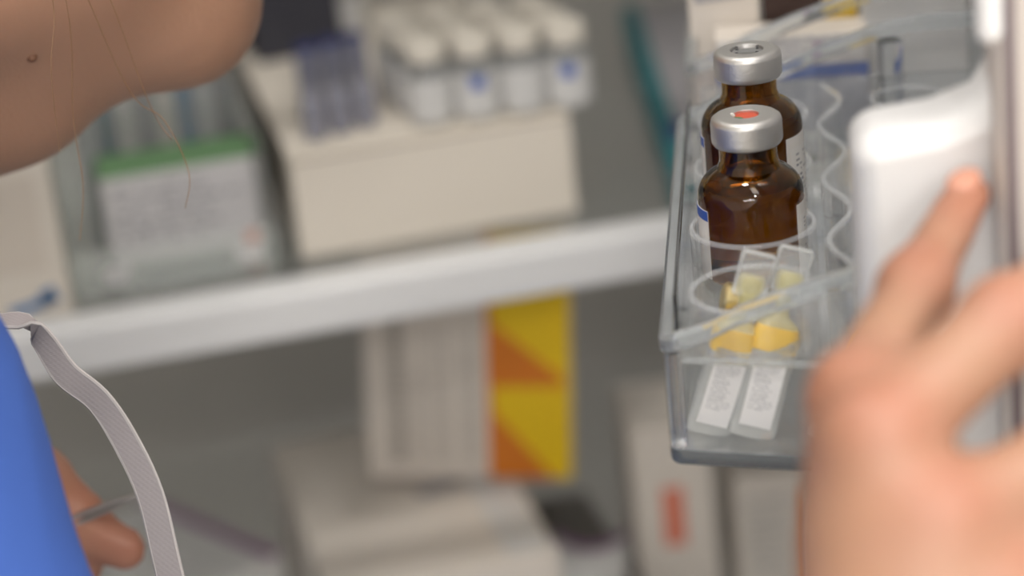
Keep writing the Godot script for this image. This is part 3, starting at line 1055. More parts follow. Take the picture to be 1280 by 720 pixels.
	carton("bright yellow carton in the further door tray", Vector3(0.0112, 0.066, 0.026), dr(Vector3(0.0566, y, -0.2640)), M.yellow, "", false)
	carton("plain pale grey carton beside the yellow one, against the door", Vector3(0.036, 0.074, 0.030), dr(Vector3(0.0815, y, -0.2530)), M.fridge, "", false)

func vials_in_tray() -> void:
	var y := 0.0270
	amber_vial("brown glass vial with red centred aluminium cap, front one in the clear tray", dr(Vector3(0.0247, y, -0.0595), -0.02), -0.002, true)
	amber_vial("brown glass vial with plain silver cap, standing behind the red-centred one", dr(Vector3(0.0254, y, -0.1010), -0.3), 0.0042, false)
	amber_vial("brown vial half hidden behind the wavy divider and the white ridge", dr(Vector3(0.0735, y, -0.0640), -0.3), -0.010, false)
	# ampoules leaning in the nearest hole
	var lean := func(foot: Vector3, dir: Vector3, turn: float) -> Transform3D:
		var u := dir.normalized()
		var z := Vector3(sin(turn), 0, cos(turn))
		z = (z - u * z.dot(u)).normalized()
		return door_t * Transform3D(Basis(u.cross(z), u, z), foot)
	ampoule("plastic ampoule with white label, left of the two leaning in the nearest hole", lean.call(Vector3(0.0100, 0.0014, -0.0085), Vector3(0.325, 0.94, -0.10), 0.05), true, "labelled ampoules")
	ampoule("plastic ampoule with white label, right of the two leaning in the nearest hole", lean.call(Vector3(0.0218, 0.0014, -0.0050), Vector3(0.285, 0.925, -0.22), -0.02), true, "labelled ampoules")
	ampoule("unlabelled clear plastic ampoule beside the labelled pair, partly behind the hand", lean.call(Vector3(0.0410, 0.0014, -0.0015), Vector3(0.48, 0.85, -0.12), 0.5), false, "")
	# a little vial lying on the plate with its gold cap up
	var u := Vector3(0.86, -0.25, -0.10).normalized()
	var sv := u.cross(Vector3.UP).normalized()
	var t := thing("gold_capped_vial", "tiny vial with gold cap lying behind the labelled ampoules", "vial", door_t * Transform3D(Basis(sv, -u, sv.cross(-u)), Vector3(0.0290, 0.0318, -0.0228)))
	part("glass_body", MB.new().lathe([Vector2(0, 0), Vector2(0.0036, 0.0002), Vector2(0.0042, 0.001), Vector2(0.0042, 0.0055), Vector2(0.003, 0.0072), Vector2(0.003, 0.0090), Vector2(0, 0.0090)], 28).mesh(), M.vial_glass, t)
	part("gold_cap", MB.new().lathe([Vector2(0, 0.0091), Vector2(0.0040, 0.0091), Vector2(0.0044, 0.0095), Vector2(0.0044, 0.0128), Vector2(0.0038, 0.0135), Vector2(0, 0.0135)], 32).mesh(), M.gold, t, "gold metal cap")
	part("silver_collar", MB.new().lathe([Vector2(0.0044, 0.0088), Vector2(0.0047, 0.0088), Vector2(0.0047, 0.0100), Vector2(0.0044, 0.0100), Vector2(0.0044, 0.0088)], 32).mesh(), M.alu_shiny, t)

# ------------------------------------------------------------------ upper shelf
func upper_shelf() -> void:
	var y := SHELF_Y + 0.0002
	var a := carton("large beige carton lying on the upper shelf with white-capped vials on it", Vector3(0.1330, 0.0490, 0.250), at(Vector3(0.1525, y, -1.1770), 0.02), M.card)
	if a:
		panel("edge_fold", Vector3(0, 0.0470, 0.12502), Vector3(0.0655, 0, 0), Vector3(0, -0.0004, 0), M.seam, a)
	var top := y + 0.0498
	var k := 0
	var rowname := ["front row", "second row", "back row"]
	var colname := ["leftmost", "second from the left", "third from the left", "rightmost"]
	for r in 3:
		for c in 4:
			small_vial("white-capped small vial on the beige carton, %s of the %s" % [colname[c], rowname[r]], at(Vector3(0.1595 + c * 0.0218 - r * 0.003, top, -1.0700 - r * 0.0245 + c * 0.0018), 0.02 + rng.randf_range(-0.15, 0.15)), r == 0 and c % 2 == 1, "white-capped vials on the beige carton")
			k += 1
	# film-wrapped strips left of the vials
	for i in 3:
		var t := thing("film_wrapped_strip", ["bluish film-wrapped ampoule strip nearest the carton's left edge", "bluish film-wrapped ampoule strip between two others", "bluish film-wrapped ampoule strip next to the white-capped vials"][i], "ampoule strip", at(Vector3(0.1085 + i * 0.0125, top, -1.110 - i * 0.004), -0.10), "film-wrapped strips on the beige carton")
		part("wrapper", MB.new().rbox(Vector3(0.0112, 0.020, 0.090), 0.004, off(0, 0.010, 0), 3).mesh(), M.film, t)
		part("blue_end", MB.new().rbox(Vector3(0.0114, 0.017, 0.016), 0.004, off(0, 0.012, -0.052), 3).mesh(), M.navy, t, "dark blue end")
	carton("dark blue carton standing behind the film-wrapped strips", Vector3(0.045, 0.085, 0.035), at(Vector3(0.1150, top, -1.2300), 0.1), M.dark_blue)
	small_vial("lone white-capped vial beside the dark blue carton", at(Vector3(0.1440, top, -1.2400)), false, "")
	var dv := thing("shelf_divider", "narrow dark grey divider between the clear bin and the beige carton", "divider", at(Vector3(0.0810, y, -1.2100), -0.03))
	part("divider_plate", MB.new().rbox(Vector3(0.0045, 0.0550, 0.260), 0.0015, off(0, 0.0275, 0)).mesh(), M.divider, dv)
	part("divider_foot", MB.new().rbox(Vector3(0.0070, 0.0030, 0.260), 0.0010, off(0, 0.0015, 0)).mesh(), M.divider, dv)
	# clear bin with a printed box
	var b := thing("clear_bin", "clear plastic bin on the upper shelf holding a printed white box", "bin", at(Vector3(0.0285, y, -1.1340), 0.02))
	var W := 0.0945
	var D := 0.182
	var H := 0.060
	part("floor_pane", MB.new().rbox(Vector3(W, 0.002, D), 0.0006, off(0, 0.001, 0)).mesh(), M.bin, b)
	for e in [[0, D / 2 - 0.001, W, 0.002, 0.020], [0, -D / 2 + 0.001, W, 0.002, H], [-W / 2 + 0.001, 0, 0.002, D - 0.004, H], [W / 2 - 0.001, 0, 0.002, D - 0.004, H]]:
		part("side_pane", MB.new().rbox(Vector3(e[2], e[4], e[3]), 0.0006, off(e[0], 0.002 + e[4] / 2, e[1])).mesh(), M.bin, b)
	for s in [-0.027, 0.034]:
		part("white_sticker", MB.new().rbox(Vector3(0.013, 0.009, 0.0006), 0.0002, off(s, 0.0100, D / 2 + 0.0003)).mesh(), M.card_cool, b, "small white sticker")
	var g := carton("white box with green top edge and grey print inside the clear bin", Vector3(0.0720, 0.0470, 0.030), at(Vector3(0.0380, y + 0.0022, -1.0850), 0.02), M.card_cool, "", false)
	panel("print_panel", Vector3(0, 0.0230, 0.01502), Vector3(0.034, 0, 0), Vector3(0, -0.018, 0), print_image(256, 128, rgb(222, 220, 222), rgb(120, 122, 126), 7, Rect2(0.06, 0.06, 0.88, 0.8), 31, 0.65), g)
	panel("red_mark", Vector3(0.0300, 0.0050, 0.01535), Vector3(0.003, 0, 0), Vector3(0, -0.004, 0), M.coral, g)
	part("green_edge", MB.new().rbox(Vector3(0.0724, 0.0026, 0.0304), 0.0008, off(0, 0.0460, 0)).mesh(), M.green_edge, g, "green band along the top")
	var cols := [rgb(168, 172, 176), rgb(96, 116, 128), rgb(186, 186, 186), rgb(140, 142, 146), rgb(196, 194, 190), rgb(108, 132, 156), rgb(178, 180, 184), rgb(128, 130, 134)]
	for i in 8:
		var bl := thing("blister_strip", "upright blister strip behind the green-edged box, %s from the left" % ["first", "second", "third", "fourth", "fifth", "sixth", "seventh", "eighth"][i], "blister strip", Transform3D(Basis(Vector3.RIGHT, -0.10), Vector3(0.0005 + i * 0.0096, y + 0.0022, -1.1080 - (i % 2) * 0.003)), "blister strips in the clear bin")
		part("foil", MB.new().rbox(Vector3(0.0070, 0.070, 0.0016), 0.0006, off(0, 0.035, 0)).mesh(), mat(cols[i], 0.5), bl)
		for j in 3:
			part("blister", MB.new().rbox(Vector3(0.0052, 0.016, 0.004), 0.0018, off(0, 0.014 + j * 0.021, 0.0022), 3).mesh(), M.bin, bl)
	var l := carton("white carton with blue print at the left end of the upper shelf", Vector3(0.075, 0.0740, 0.080), at(Vector3(-0.0560, y, -1.0680), 0.0), M.card, "")
	panel("blue_print", Vector3(0.0215, 0.0080, 0.04002), Vector3(0.0110, 0.0022, 0), Vector3(0.001, -0.0020, 0), M.print_blue, l)
	panel("blue_print", Vector3(0.0280, 0.0115, 0.04002), Vector3(0.0035, 0.0016, 0), Vector3(0.001, -0.0030, 0), M.print_blue, l)
	panel("grey_print", Vector3(0.0, 0.0460, 0.04002), Vector3(0.030, 0, 0), Vector3(0, -0.022, 0), print_image(128, 128, rgb(226, 216, 202), rgb(196, 188, 178), 6, Rect2(0.05, 0.1, 0.8, 0.8), 33, 0.7), l)
	# low flat carton with teal sides at the right end
	var tl := carton("long low carton with teal sides and grey lid, right end of the upper shelf", Vector3(0.060, 0.0150, 0.300), at(Vector3(0.3200, y, -1.1790), -0.175), M.card_grey)
	part("teal_side", MB.new().rbox(Vector3(0.0606, 0.0138, 0.3006), 0.0008, off(0, 0.0069, 0)).mesh(), M.teal, tl, "teal sides")
	part("teal_border", MB.new().rbox(Vector3(0.0090, 0.0007, 0.2990), 0.0002, off(-0.0255, 0.0156, 0)).mesh(), M.teal, tl, "teal border along the lid")
	part("blue_mark", MB.new().rbox(Vector3(0.020, 0.0006, 0.030), 0.0002, off(-0.016, 0.0160, 0.085)).mesh(), M.navy, tl, "dark blue mark on the lid")

# ------------------------------------------------------------------ lower shelf
func lower_shelf() -> void:
	var y := LOW_Y + 0.0002
	var big := carton("big white carton lying open-topped under the orange and yellow box", Vector3(0.1150, 0.0940, 0.185), at(Vector3(0.1310, y, -1.1230), 0.035), M.card_white)
	panel("blue_smudge", Vector3(0.018, 0.0948, 0.0), Vector3(0.012, 0, -0.003), Vector3(0.002, 0, 0.005), M.card_grey, big)
	part("side_flap", MB.new().rbox(Vector3(0.022, 0.0008, 0.150), 0.0003, off(0.0440, 0.0950, 0.012)).mesh(), M.card_cool, big)
	# upright box: white half with grey lettering, orange and yellow triangles on the other
	var o := Vector3(0.1690, y + 0.0992, -1.1330)
	var box := carton("upright white box with orange and yellow triangles, leaning under the shelf edge", Vector3(0.1060, 0.1390, 0.030), Transform3D(Basis(Vector3.UP, -0.27) * Basis(Vector3.BACK, -0.075), o), M.card_white)
	var zf := 0.01502
	panel("lettering", Vector3(-0.020, 0.0620, zf), Vector3(0, 0.058, 0), Vector3(0.031, 0, 0), box_print(), box)
	var tri := func(pts: Array, m: Material, lift: float) -> void:
		var q := PackedVector2Array()
		for e in pts:
			q.append(Vector2(e[0], e[1]))
		part("printed_triangle", MB.new().prism(q, zf, zf + lift).mesh(), m, box)
	tri.call([[0.0115, 0.0005], [0.0527, 0.0005], [0.0527, 0.1385], [0.0115, 0.1385]], M.yellow, 0.0002)
	tri.call([[0.0117, 0.0007], [0.0440, 0.0007], [0.0117, 0.0400]], M.orange, 0.0004)
	tri.call([[0.0117, 0.0530], [0.0490, 0.0530], [0.0490, 0.0575], [0.0117, 0.0890]], M.orange, 0.0004)
	tri.call([[0.0117, 0.1120], [0.0400, 0.1060], [0.0500, 0.1140], [0.0117, 0.1160]], M.orange, 0.0004)
	tri.call([[0.0100, 0.0005], [0.0128, 0.0005], [0.0128, 0.1385], [0.0100, 0.1385]], M.orange, 0.0005)
	# right: two upright cartons
	var r1 := carton("tall white carton with an orange mark, tilted behind the clear tray", Vector3(0.0420, 0.1170, 0.060), Transform3D(Basis(Vector3.BACK, 0.0) * Basis(Vector3.UP, -0.12), Vector3(0.2720, y, -1.1300)), M.card_white)
	panel("orange_mark", Vector3(-0.001, 0.0650, 0.03002), Vector3(0.0055, 0, 0), Vector3(0, -0.0170, 0), M.coral, r1)
	var r2 := carton("white carton with an orange and dark blue edge right of the orange-marked one", Vector3(0.0410, 0.0820, 0.060), at(Vector3(0.3240, y, -1.1250), -0.12), M.card_white)
	panel("orange_edge", Vector3(0.0170, 0.0400, 0.03002), Vector3(0.0018, 0, 0), Vector3(0, -0.030, 0), M.orange, r2)
	panel("blue_edge", Vector3(0.0194, 0.0300, 0.03002), Vector3(0.0010, 0, 0), Vector3(0, -0.028, 0), M.navy, r2)
	panel("grey_print", Vector3(-0.004, 0.0450, 0.03002), Vector3(0.012, 0, 0), Vector3(0, -0.025, 0), print_image(96, 128, rgb(224, 218, 209), rgb(170, 166, 160), 8, Rect2(0.1, 0.05, 0.8, 0.9), 41, 0.7), r2)
	# gap: a bent blister card and a dark carton
	var pts := []
	for i in 13:
		var a := lerpf(-0.9, 0.75, i / 12.0)
		pts.append(Vector3(0.026 * sin(a), 0.0258 - 0.025 * cos(a), 0))
	var bl := thing("bent_blister_card", "bent pale blister card with a purple edge beside the big white carton", "blister card", at(Vector3(0.2225, y + 0.0358, -1.1050), -0.25))
	part("card_sheet", ribbon(pts, 0.060, 0.0008), M.fridge, bl)
	part("purple_edge", ribbon(pts, 0.009, 0.0012, -0.031), M.purple, bl, "purple printed edge")
	carton("low dark grey carton in the gap under the bent blister card", Vector3(0.046, 0.035, 0.160), at(Vector3(0.2215, y, -1.1250), 0.03), M.dark_card)
	# left: carton with a purple stripe
	var p := carton("low white carton with a purple stripe at the left of the lower shelf", Vector3(0.115, 0.0580, 0.085), at(Vector3(-0.0020, y, -1.1800), -0.9876), M.fridge)
	part("purple_stripe", MB.new().rbox(Vector3(0.1154, 0.0012, 0.008), 0.0003, off(0, 0.0584, -0.037)).mesh(), M.purple, p, "purple stripe along the back edge")

func box_print() -> StandardMaterial3D:
	# one heavy line and two columns of small ones, running up the box
	var r := RandomNumberGenerator.new()
	r.seed = 77
	var im := Image.create(256, 192, false, Image.FORMAT_RGBA8)
	var paper := rgb(224, 216, 206)
	im.fill(paper)
	var x := 14
	while x < 190:
		var l := r.randi_range(6, 11)
		im.fill_rect(Rect2i(x, 34, l, 20), rgb(128, 124, 116))
		im.fill_rect(Rect2i(x + 2, 38, max(1, l - 5), 6), paper)
		x += l + 3
	for row in [[70, 5], [80, 5], [104, 4], [112, 4], [120, 4], [150, 4], [158, 4], [166, 4]]:
		x = 14
		var end := r.randi_range(110, 190)
		while x < end:
			var l := r.randi_range(4, 14)
			im.fill_rect(Rect2i(x, row[0], l, row[1]), rgb(176, 170, 162))
			x += l + r.randi_range(2, 5)
	var m := mat(Color.WHITE, 0.65)
	m.albedo_texture = ImageTexture.create_from_image(im)
	return m

func ribbon(pts: Array, width: float, thick: float, shift := 0.0) -> ArrayMesh:
	var rows := []
	var cnt := pts.size()
	for j in cnt:
		var d: Vector3 = (pts[min(j + 1, cnt - 1)] - pts[max(j - 1, 0)]).normalized()
		var up := Vector3(-d.y, d.x, 0).normalized() * thick * 0.5
		var c: Vector3 = pts[j] + Vector3(0, 0, shift)
		rows.append([c - up + Vector3(0, 0, width / 2), c + up + Vector3(0, 0, width / 2), c + up - Vector3(0, 0, width / 2), c - up - Vector3(0, 0, width / 2)])
	return MB.new().loft(rows, true, false, 40.0).mesh()

# ------------------------------------------------------------------ the person
func person() -> void:
	var t := thing("person", "person in blue scrubs leaning towards the open refrigerator, one hand on the door", "person", at(Vector3(-0.42, 0, -0.66)))
	var o := Transform3D(Basis(), Vector3(0.42, 0, 0.66))
	var HD := Transform3D(Basis(Vector3(0.9977, 0, -0.068), Vector3.UP, Vector3(0.068, 0, 0.9977)), Vector3(-0.026, 1.594, -0.772))
	var w := func(v: Vector3) -> Vector3: return o * v
	var h := func(x: float, y: float, z: float) -> Vector3: return o * (HD * Vector3(x, y, z))
	var g := func(x: float, y: float, z: float) -> Vector3: return o * (door_t * Vector3(x, y, z))
	var nb := Vector3(-0.085, 1.488, -0.738)
	var pel := Vector3(-0.37, 1.07, -0.67)
	var rs := Vector3(-0.083, 1.453, -0.588)
	var ls := Vector3(-0.150, 1.453, -0.880)
	var re := Vector3(0.005, 1.215, -0.400)
	var rw := Vector3(0.121, 1.418, -0.362)
	var le := Vector3(-0.215, 1.19, -0.820)
	var lw := Vector3(-0.080, 1.335, -0.748)
	var chest := nb.lerp(pel, 0.38)
	# ---- body
	var B := Body.new()
	var body := [
		[w.call(nb + Vector3(-0.03, -0.02, 0)), w.call(chest), 0.052, 0.090], [w.call(chest), w.call(nb.lerp(pel, 0.75)), 0.090, 0.085], [w.call(nb.lerp(pel, 0.75)), w.call(pel), 0.085, 0.105],
		[w.call(rs), w.call(nb + Vector3(-0.03, -0.03, 0)), 0.036, 0.045], [w.call(ls), w.call(nb + Vector3(-0.03, -0.03, 0)), 0.036, 0.045],
		[w.call(rs), w.call(re), 0.043, 0.034], [w.call(re), w.call(rw), 0.034, 0.0235], [w.call(ls), w.call(le), 0.043, 0.034], [w.call(le), w.call(lw), 0.034, 0.024],
		[w.call(pel + Vector3(0.02, -0.02, 0.08)), w.call(Vector3(-0.36, 0.55, -0.58)), 0.085, 0.055], [w.call(Vector3(-0.36, 0.55, -0.58)), w.call(Vector3(-0.43, 0.09, -0.585)), 0.055, 0.036],
		[w.call(pel + Vector3(-0.02, -0.02, -0.08)), w.call(Vector3(-0.40, 0.55, -0.75)), 0.085, 0.055], [w.call(Vector3(-0.40, 0.55, -0.75)), w.call(Vector3(-0.47, 0.09, -0.745)), 0.055, 0.036],
	]
	B.add(body, 0.012, 0.035)
	# ---- head, jaw and neck
	var head := [
		[h.call(-0.020, 0.035, -0.022), h.call(-0.020, 0.035, 0.022), 0.080, 0.080], [h.call(0.030, 0.040, -0.015), h.call(0.030, 0.040, 0.015), 0.062, 0.062],
		[h.call(0.040, -0.010, -0.020), h.call(0.040, -0.010, 0.020), 0.048, 0.048], [h.call(0.043, -0.048, -0.014), h.call(0.043, -0.048, 0.014), 0.036, 0.036],
		[h.call(0.0615, -0.0905, -0.010), h.call(0.0615, -0.0905, 0.010), 0.0185, 0.0185], [h.call(0.0610, -0.0960, -0.006), h.call(0.0610, -0.0960, 0.009), 0.0105, 0.0105],
		[h.call(0.061, -0.092, 0.009), h.call(-0.010, -0.062, 0.050), 0.018, 0.017], [h.call(0.061, -0.092, -0.009), h.call(-0.010, -0.062, -0.050), 0.018, 0.017],
		[h.call(-0.010, -0.062, 0.050), h.call(-0.012, -0.010, 0.056), 0.017, 0.015], [h.call(-0.010, -0.062, -0.050), h.call(-0.012, -0.010, -0.056), 0.017, 0.015],
		[h.call(0.062, -0.090, 0.0), h.call(0.018, -0.090, 0.0), 0.019, 0.030],
		[h.call(0.096, -0.012, 0.0), h.call(0.107, -0.030, 0.0), 0.007, 0.0105], [h.call(0.090, 0.012, 0.0), h.call(0.096, -0.012, 0.0), 0.007, 0.007],
		[h.call(0.100, -0.034, -0.010), h.call(0.100, -0.034, 0.010), 0.0065, 0.0065],
		[h.call(0.082, -0.055, -0.014), h.call(0.082, -0.055, 0.014), 0.0080, 0.0080], [h.call(0.081, -0.066, -0.012), h.call(0.081, -0.066, 0.012), 0.0080, 0.0080],
		[h.call(0.076, 0.020, -0.038), h.call(0.076, 0.020, 0.038), 0.012, 0.012],
		[h.call(-0.020, 0.005, 0.072), h.call(-0.026, -0.028, 0.068), 0.010, 0.007], [h.call(-0.020, 0.005, -0.072), h.call(-0.026, -0.028, -0.068), 0.010, 0.007],
		[h.call(0.030, -0.052, 0.026), h.call(0.030, -0.052, -0.026), 0.030, 0.030],
		[h.call(-0.012, -0.060, 0.0), h.call(-0.085, -0.131, 0.0), 0.0545, 0.056], [h.call(-0.085, -0.131, 0.0), h.call(-0.130, -0.190, 0.0), 0.056, 0.062],
		[h.call(0.014, -0.092, 0.0), h.call(0.004, -0.110, 0.0), 0.030, 0.026],
	]
	B.add(head, 0.0045, 0.022)
	# ---- right hand on the door edge: thumb this side, fingers over the edge
	var W := Vector3(0.0550, 0.014, 0.203)
	var cmc := Vector3(0.0455, 0.0377, 0.1815)
	var im := Vector3(0.0495, 0.0755, 0.1535)
	var mm := Vector3(0.0600, 0.0622, 0.1655)
	var rm := Vector3(0.0712, 0.0480, 0.1720)
	var pm := Vector3(0.0825, 0.0315, 0.1730)
	var hand := [
		[o * rw, g.call(W.x, W.y, W.z), 0.0240, 0.0215],
		[g.call(W.x, W.y, W.z), g.call(im.x, im.y, im.z), 0.0175, 0.0104], [g.call(W.x + 0.005, W.y, W.z), g.call(mm.x, mm.y, mm.z), 0.0180, 0.0106],
		[g.call(W.x + 0.011, W.y - 0.002, W.z - 0.003), g.call(rm.x, rm.y, rm.z), 0.0175, 0.0102], [g.call(W.x + 0.016, W.y - 0.006, W.z - 0.006), g.call(pm.x, pm.y, pm.z), 0.0165, 0.0098],
		[g.call(0.0660, 0.0400, 0.1690), g.call(0.0600, 0.0340, 0.1800), 0.0150, 0.0150],
		# index, middle, ring, little
		[g.call(im.x, im.y, im.z), g.call(0.0788, 0.0868, 0.1225), 0.0100, 0.0087], [g.call(0.0788, 0.0868, 0.1225), g.call(0.0985, 0.0840, 0.0880), 0.0087, 0.0078], [g.call(0.0985, 0.0840, 0.0880), g.call(0.1100, 0.0790, 0.0680), 0.0078, 0.0068],
		[g.call(mm.x, mm.y, mm.z), g.call(0.0900, 0.0650, 0.1410), 0.0100, 0.0088], [g.call(0.0900, 0.0650, 0.1410), g.call(0.1120, 0.0650, 0.1010), 0.0088, 0.0080], [g.call(0.1120, 0.0650, 0.1010), g.call(0.1230, 0.0590, 0.0680), 0.0080, 0.0068],
		[g.call(rm.x, rm.y, rm.z), g.call(0.1000, 0.0510, 0.1480), 0.0098, 0.0086], [g.call(0.1000, 0.0510, 0.1480), g.call(0.1220, 0.0470, 0.1060), 0.0086, 0.0078], [g.call(0.1220, 0.0470, 0.1060), g.call(0.1320, 0.0410, 0.0680), 0.0078, 0.0066],
		[g.call(pm.x, pm.y, pm.z), g.call(0.1070, 0.0325, 0.1500), 0.0090, 0.0078], [g.call(0.1070, 0.0325, 0.1500), g.call(0.1250, 0.0280, 0.1120), 0.0078, 0.0068], [g.call(0.1250, 0.0280, 0.1120), g.call(0.1330, 0.0230, 0.0670), 0.0068, 0.0060],
		# thumb
		[g.call(W.x - 0.003, W.y + 0.006, W.z - 0.002), g.call(cmc.x, cmc.y, cmc.z), 0.0165, 0.0145], [g.call(cmc.x, cmc.y, cmc.z), g.call(0.0472, 0.0778, 0.1362), 0.0145, 0.0092],
		[g.call(0.0472, 0.0778, 0.1362), g.call(0.0621, 0.0825, 0.0918), 0.0088, 0.0072], [g.call(0.0621, 0.0825, 0.0918), g.call(0.0763, 0.0904, 0.0570), 0.0073, 0.0054],
		# web of the thumb
		[g.call(0.0490, 0.0590, 0.1600), g.call(0.0490, 0.0690, 0.1480), 0.0125, 0.0085],
	]
	B.add(hand, 0.003, 0.007)
	# ---- left hand pinching a pair of tweezers
	var lh := [
		[o * lw, w.call(Vector3(-0.052, 1.352, -0.738)), 0.0235, 0.0190], [w.call(Vector3(-0.052, 1.352, -0.738)), w.call(Vector3(-0.040, 1.362, -0.728)), 0.0185, 0.0130], [w.call(Vector3(-0.052, 1.348, -0.745)), w.call(Vector3(-0.043, 1.340, -0.742)), 0.0180, 0.0130],
		# thumb over the tool
		[w.call(Vector3(-0.045, 1.369, -0.727)), w.call(Vector3(-0.0330, 1.3620, -0.7330)), 0.0100, 0.0085], [w.call(Vector3(-0.0330, 1.3620, -0.7330)), w.call(Vector3(-0.0225, 1.3500, -0.7290)), 0.0085, 0.0066],
		# index under it
		[w.call(Vector3(-0.043, 1.350, -0.735)), w.call(Vector3(-0.0260, 1.3450, -0.7290)), 0.0100, 0.0090], [w.call(Vector3(-0.0260, 1.3450, -0.7290)), w.call(Vector3(-0.0100, 1.3350, -0.7235)), 0.0088, 0.0072],
		[w.call(Vector3(-0.045, 1.340, -0.738)), w.call(Vector3(-0.0280, 1.3290, -0.7330)), 0.0100, 0.0088], [w.call(Vector3(-0.0280, 1.3290, -0.7330)), w.call(Vector3(-0.0330, 1.3180, -0.7270)), 0.0086, 0.0074],
		[w.call(Vector3(-0.048, 1.334, -0.745)), w.call(Vector3(-0.0340, 1.3170, -0.7400)), 0.0098, 0.0084], [w.call(Vector3(-0.0340, 1.3170, -0.7400)), w.call(Vector3(-0.0420, 1.3080, -0.7340)), 0.0082, 0.0070],
		[w.call(Vector3(-0.052, 1.330, -0.752)), w.call(Vector3(-0.0410, 1.3120, -0.7500)), 0.0088, 0.0074], [w.call(Vector3(-0.0410, 1.3120, -0.7500)), w.call(Vector3(-0.0480, 1.3040, -0.7430)), 0.0072, 0.0062],
	]
	B.add(lh, 0.0035, 0.007)
	var red := [[g.call(0.0518, 0.0825, 0.155), 0.013], [g.call(0.0620, 0.0700, 0.166), 0.013], [g.call(0.0735, 0.0530, 0.170), 0.012], [g.call(0.0750, 0.0905, 0.0600), 0.022], [g.call(0.0800, 0.0920, 0.1260), 0.011], [g.call(0.0460, 0.080, 0.140), 0.014], [g.call(0.0612, 0.085, 0.0905), 0.014], [w.call(Vector3(-0.010, 1.335, -0.7235)), 0.03], [w.call(Vector3(-0.0225, 1.350, -0.729)), 0.02], [h.call(0.085, -0.060, 0), 0.012], [h.call(0.107, -0.030, 0), 0.014]]
	var fair := rgb(163, 124, 101).srgb_to_linear()
	var rosy := rgb(164, 106, 85).srgb_to_linear()
	var tint := func(p: Vector3) -> Color:
		var k := 0.0
		for e in red:
			var d: float = p.distance_to(e[0]) / e[1]
			k = maxf(k, exp(-d * d))
		return fair.lerp(rosy, 0.75 * k)
	part("body", B.mesh(tint), M.skin, t, "fair skin")
	# nails, eyes, lips, mole
	var tip := Vector3(0.0763, 0.0904, 0.0570)
	var along := (tip - Vector3(0.0621, 0.0825, 0.0918)).normalized()
	var upn := Vector3(-0.35, 0.55, 0.75)
	upn = (upn - along * upn.dot(along)).normalized()
	part("thumbnail", MB.new().lathe(ball(0.001), 20, o * door_t * Transform3D(Basis(along.cross(upn) * 4.0, upn * 1.5, along * -5.5), tip + upn * 0.0044 - along * 0.001), 60.0).mesh(), M.nail, t)
	for s in [-1.0, 1.0]:
		part("eye", MB.new().lathe(ball(0.0115), 20, Transform3D(Basis(Vector3.BACK, -PI / 2), h.call(0.0835, 0.004, 0.031 * s))).mesh(), M.eye, t)
		part("iris", MB.new().lathe(ball(0.0056), 16, Transform3D(Basis(Vector3.BACK, -PI / 2), h.call(0.0900, 0.003, 0.031 * s))).mesh(), M.iris, t)
		part("eyebrow", MB.new().tube([h.call(0.0950, 0.026, 0.013 * s), h.call(0.0935, 0.030, 0.030 * s), h.call(0.0870, 0.026, 0.048 * s)], [0.002, 0.0026, 0.001], 8).mesh(), M.hair, t)
		part("eyelid", MB.new().tube([h.call(0.0905, 0.003, 0.0185 * s), h.call(0.0945, 0.0095, 0.026 * s), h.call(0.0938, 0.0100, 0.034 * s), h.call(0.0870, 0.003, 0.0440 * s)], [0.0012, 0.0024, 0.0024, 0.0010], 8).mesh(), M.lid, t)
		part("lashes", MB.new().tube([h.call(0.0912, 0.002, 0.0190 * s), h.call(0.0965, 0.0078, 0.027 * s), h.call(0.0955, 0.0078, 0.034 * s), h.call(0.0875, 0.002, 0.0440 * s)], [0.0004, 0.0009, 0.0009, 0.0004], 6).mesh(), M.hair, t)
	part("lips", MB.new().tube([h.call(0.0925, -0.0575, -0.023), h.call(0.0955, -0.0565, -0.008), h.call(0.0962, -0.0570, 0.0), h.call(0.0955, -0.0565, 0.008), h.call(0.0925, -0.0575, 0.023)], [0.0008, 0.0034, 0.0030, 0.0034, 0.0008], 10).mesh(), M.lip, t)
	part("lower_lip", MB.new().tube([h.call(0.0920, -0.0615, -0.021), h.call(0.0945, -0.0635, -0.008), h.call(0.0945, -0.0635, 0.008), h.call(0.0920, -0.0615, 0.021)], [0.0008, 0.0038, 0.0038, 0.0008], 10).mesh(), M.lip, t)
	part("mole", MB.new().lathe(ball(0.0018), 14, o * Transform3D(Basis(), Vector3(-0.0118, 1.5048, -0.7226))).mesh(), M.mole, t, "small brown mole on the neck")
	# hair: a cap with a knot, and loose strands hanging past the jaw
	var hb := Body.new()
	hb.add([[h.call(-0.035, 0.055, -0.020), h.call(-0.035, 0.055, 0.020), 0.081, 0.081], [h.call(0.010, 0.075, -0.015), h.call(0.010, 0.075, 0.015), 0.058, 0.058], [h.call(-0.070, 0.0, -0.02), h.call(-0.070, 0.0, 0.02), 0.052, 0.052], [h.call(-0.135, 0.060, 0), h.call(-0.150, 0.070, 0), 0.038, 0.034]], 0.008, 0.03)
	part("hair", hb.mesh(), M.hair, t, "brown hair tied in a knot")
	for e in STRANDS:
		var path := []
		for q in e:
			path.append(o * Vector3(q[0], q[1], q[2]))
		path = smooth(path, 6)
		var r := []
		for i in path.size():
			r.append(0.00022 * (1.0 - 0.5 * i / path.size()))
		part("hair_strand", MB.new().tube(path, r, 5).mesh(), M.strand, t, "loose fair strand")
	# ---- clothes
	var c := Body.new()
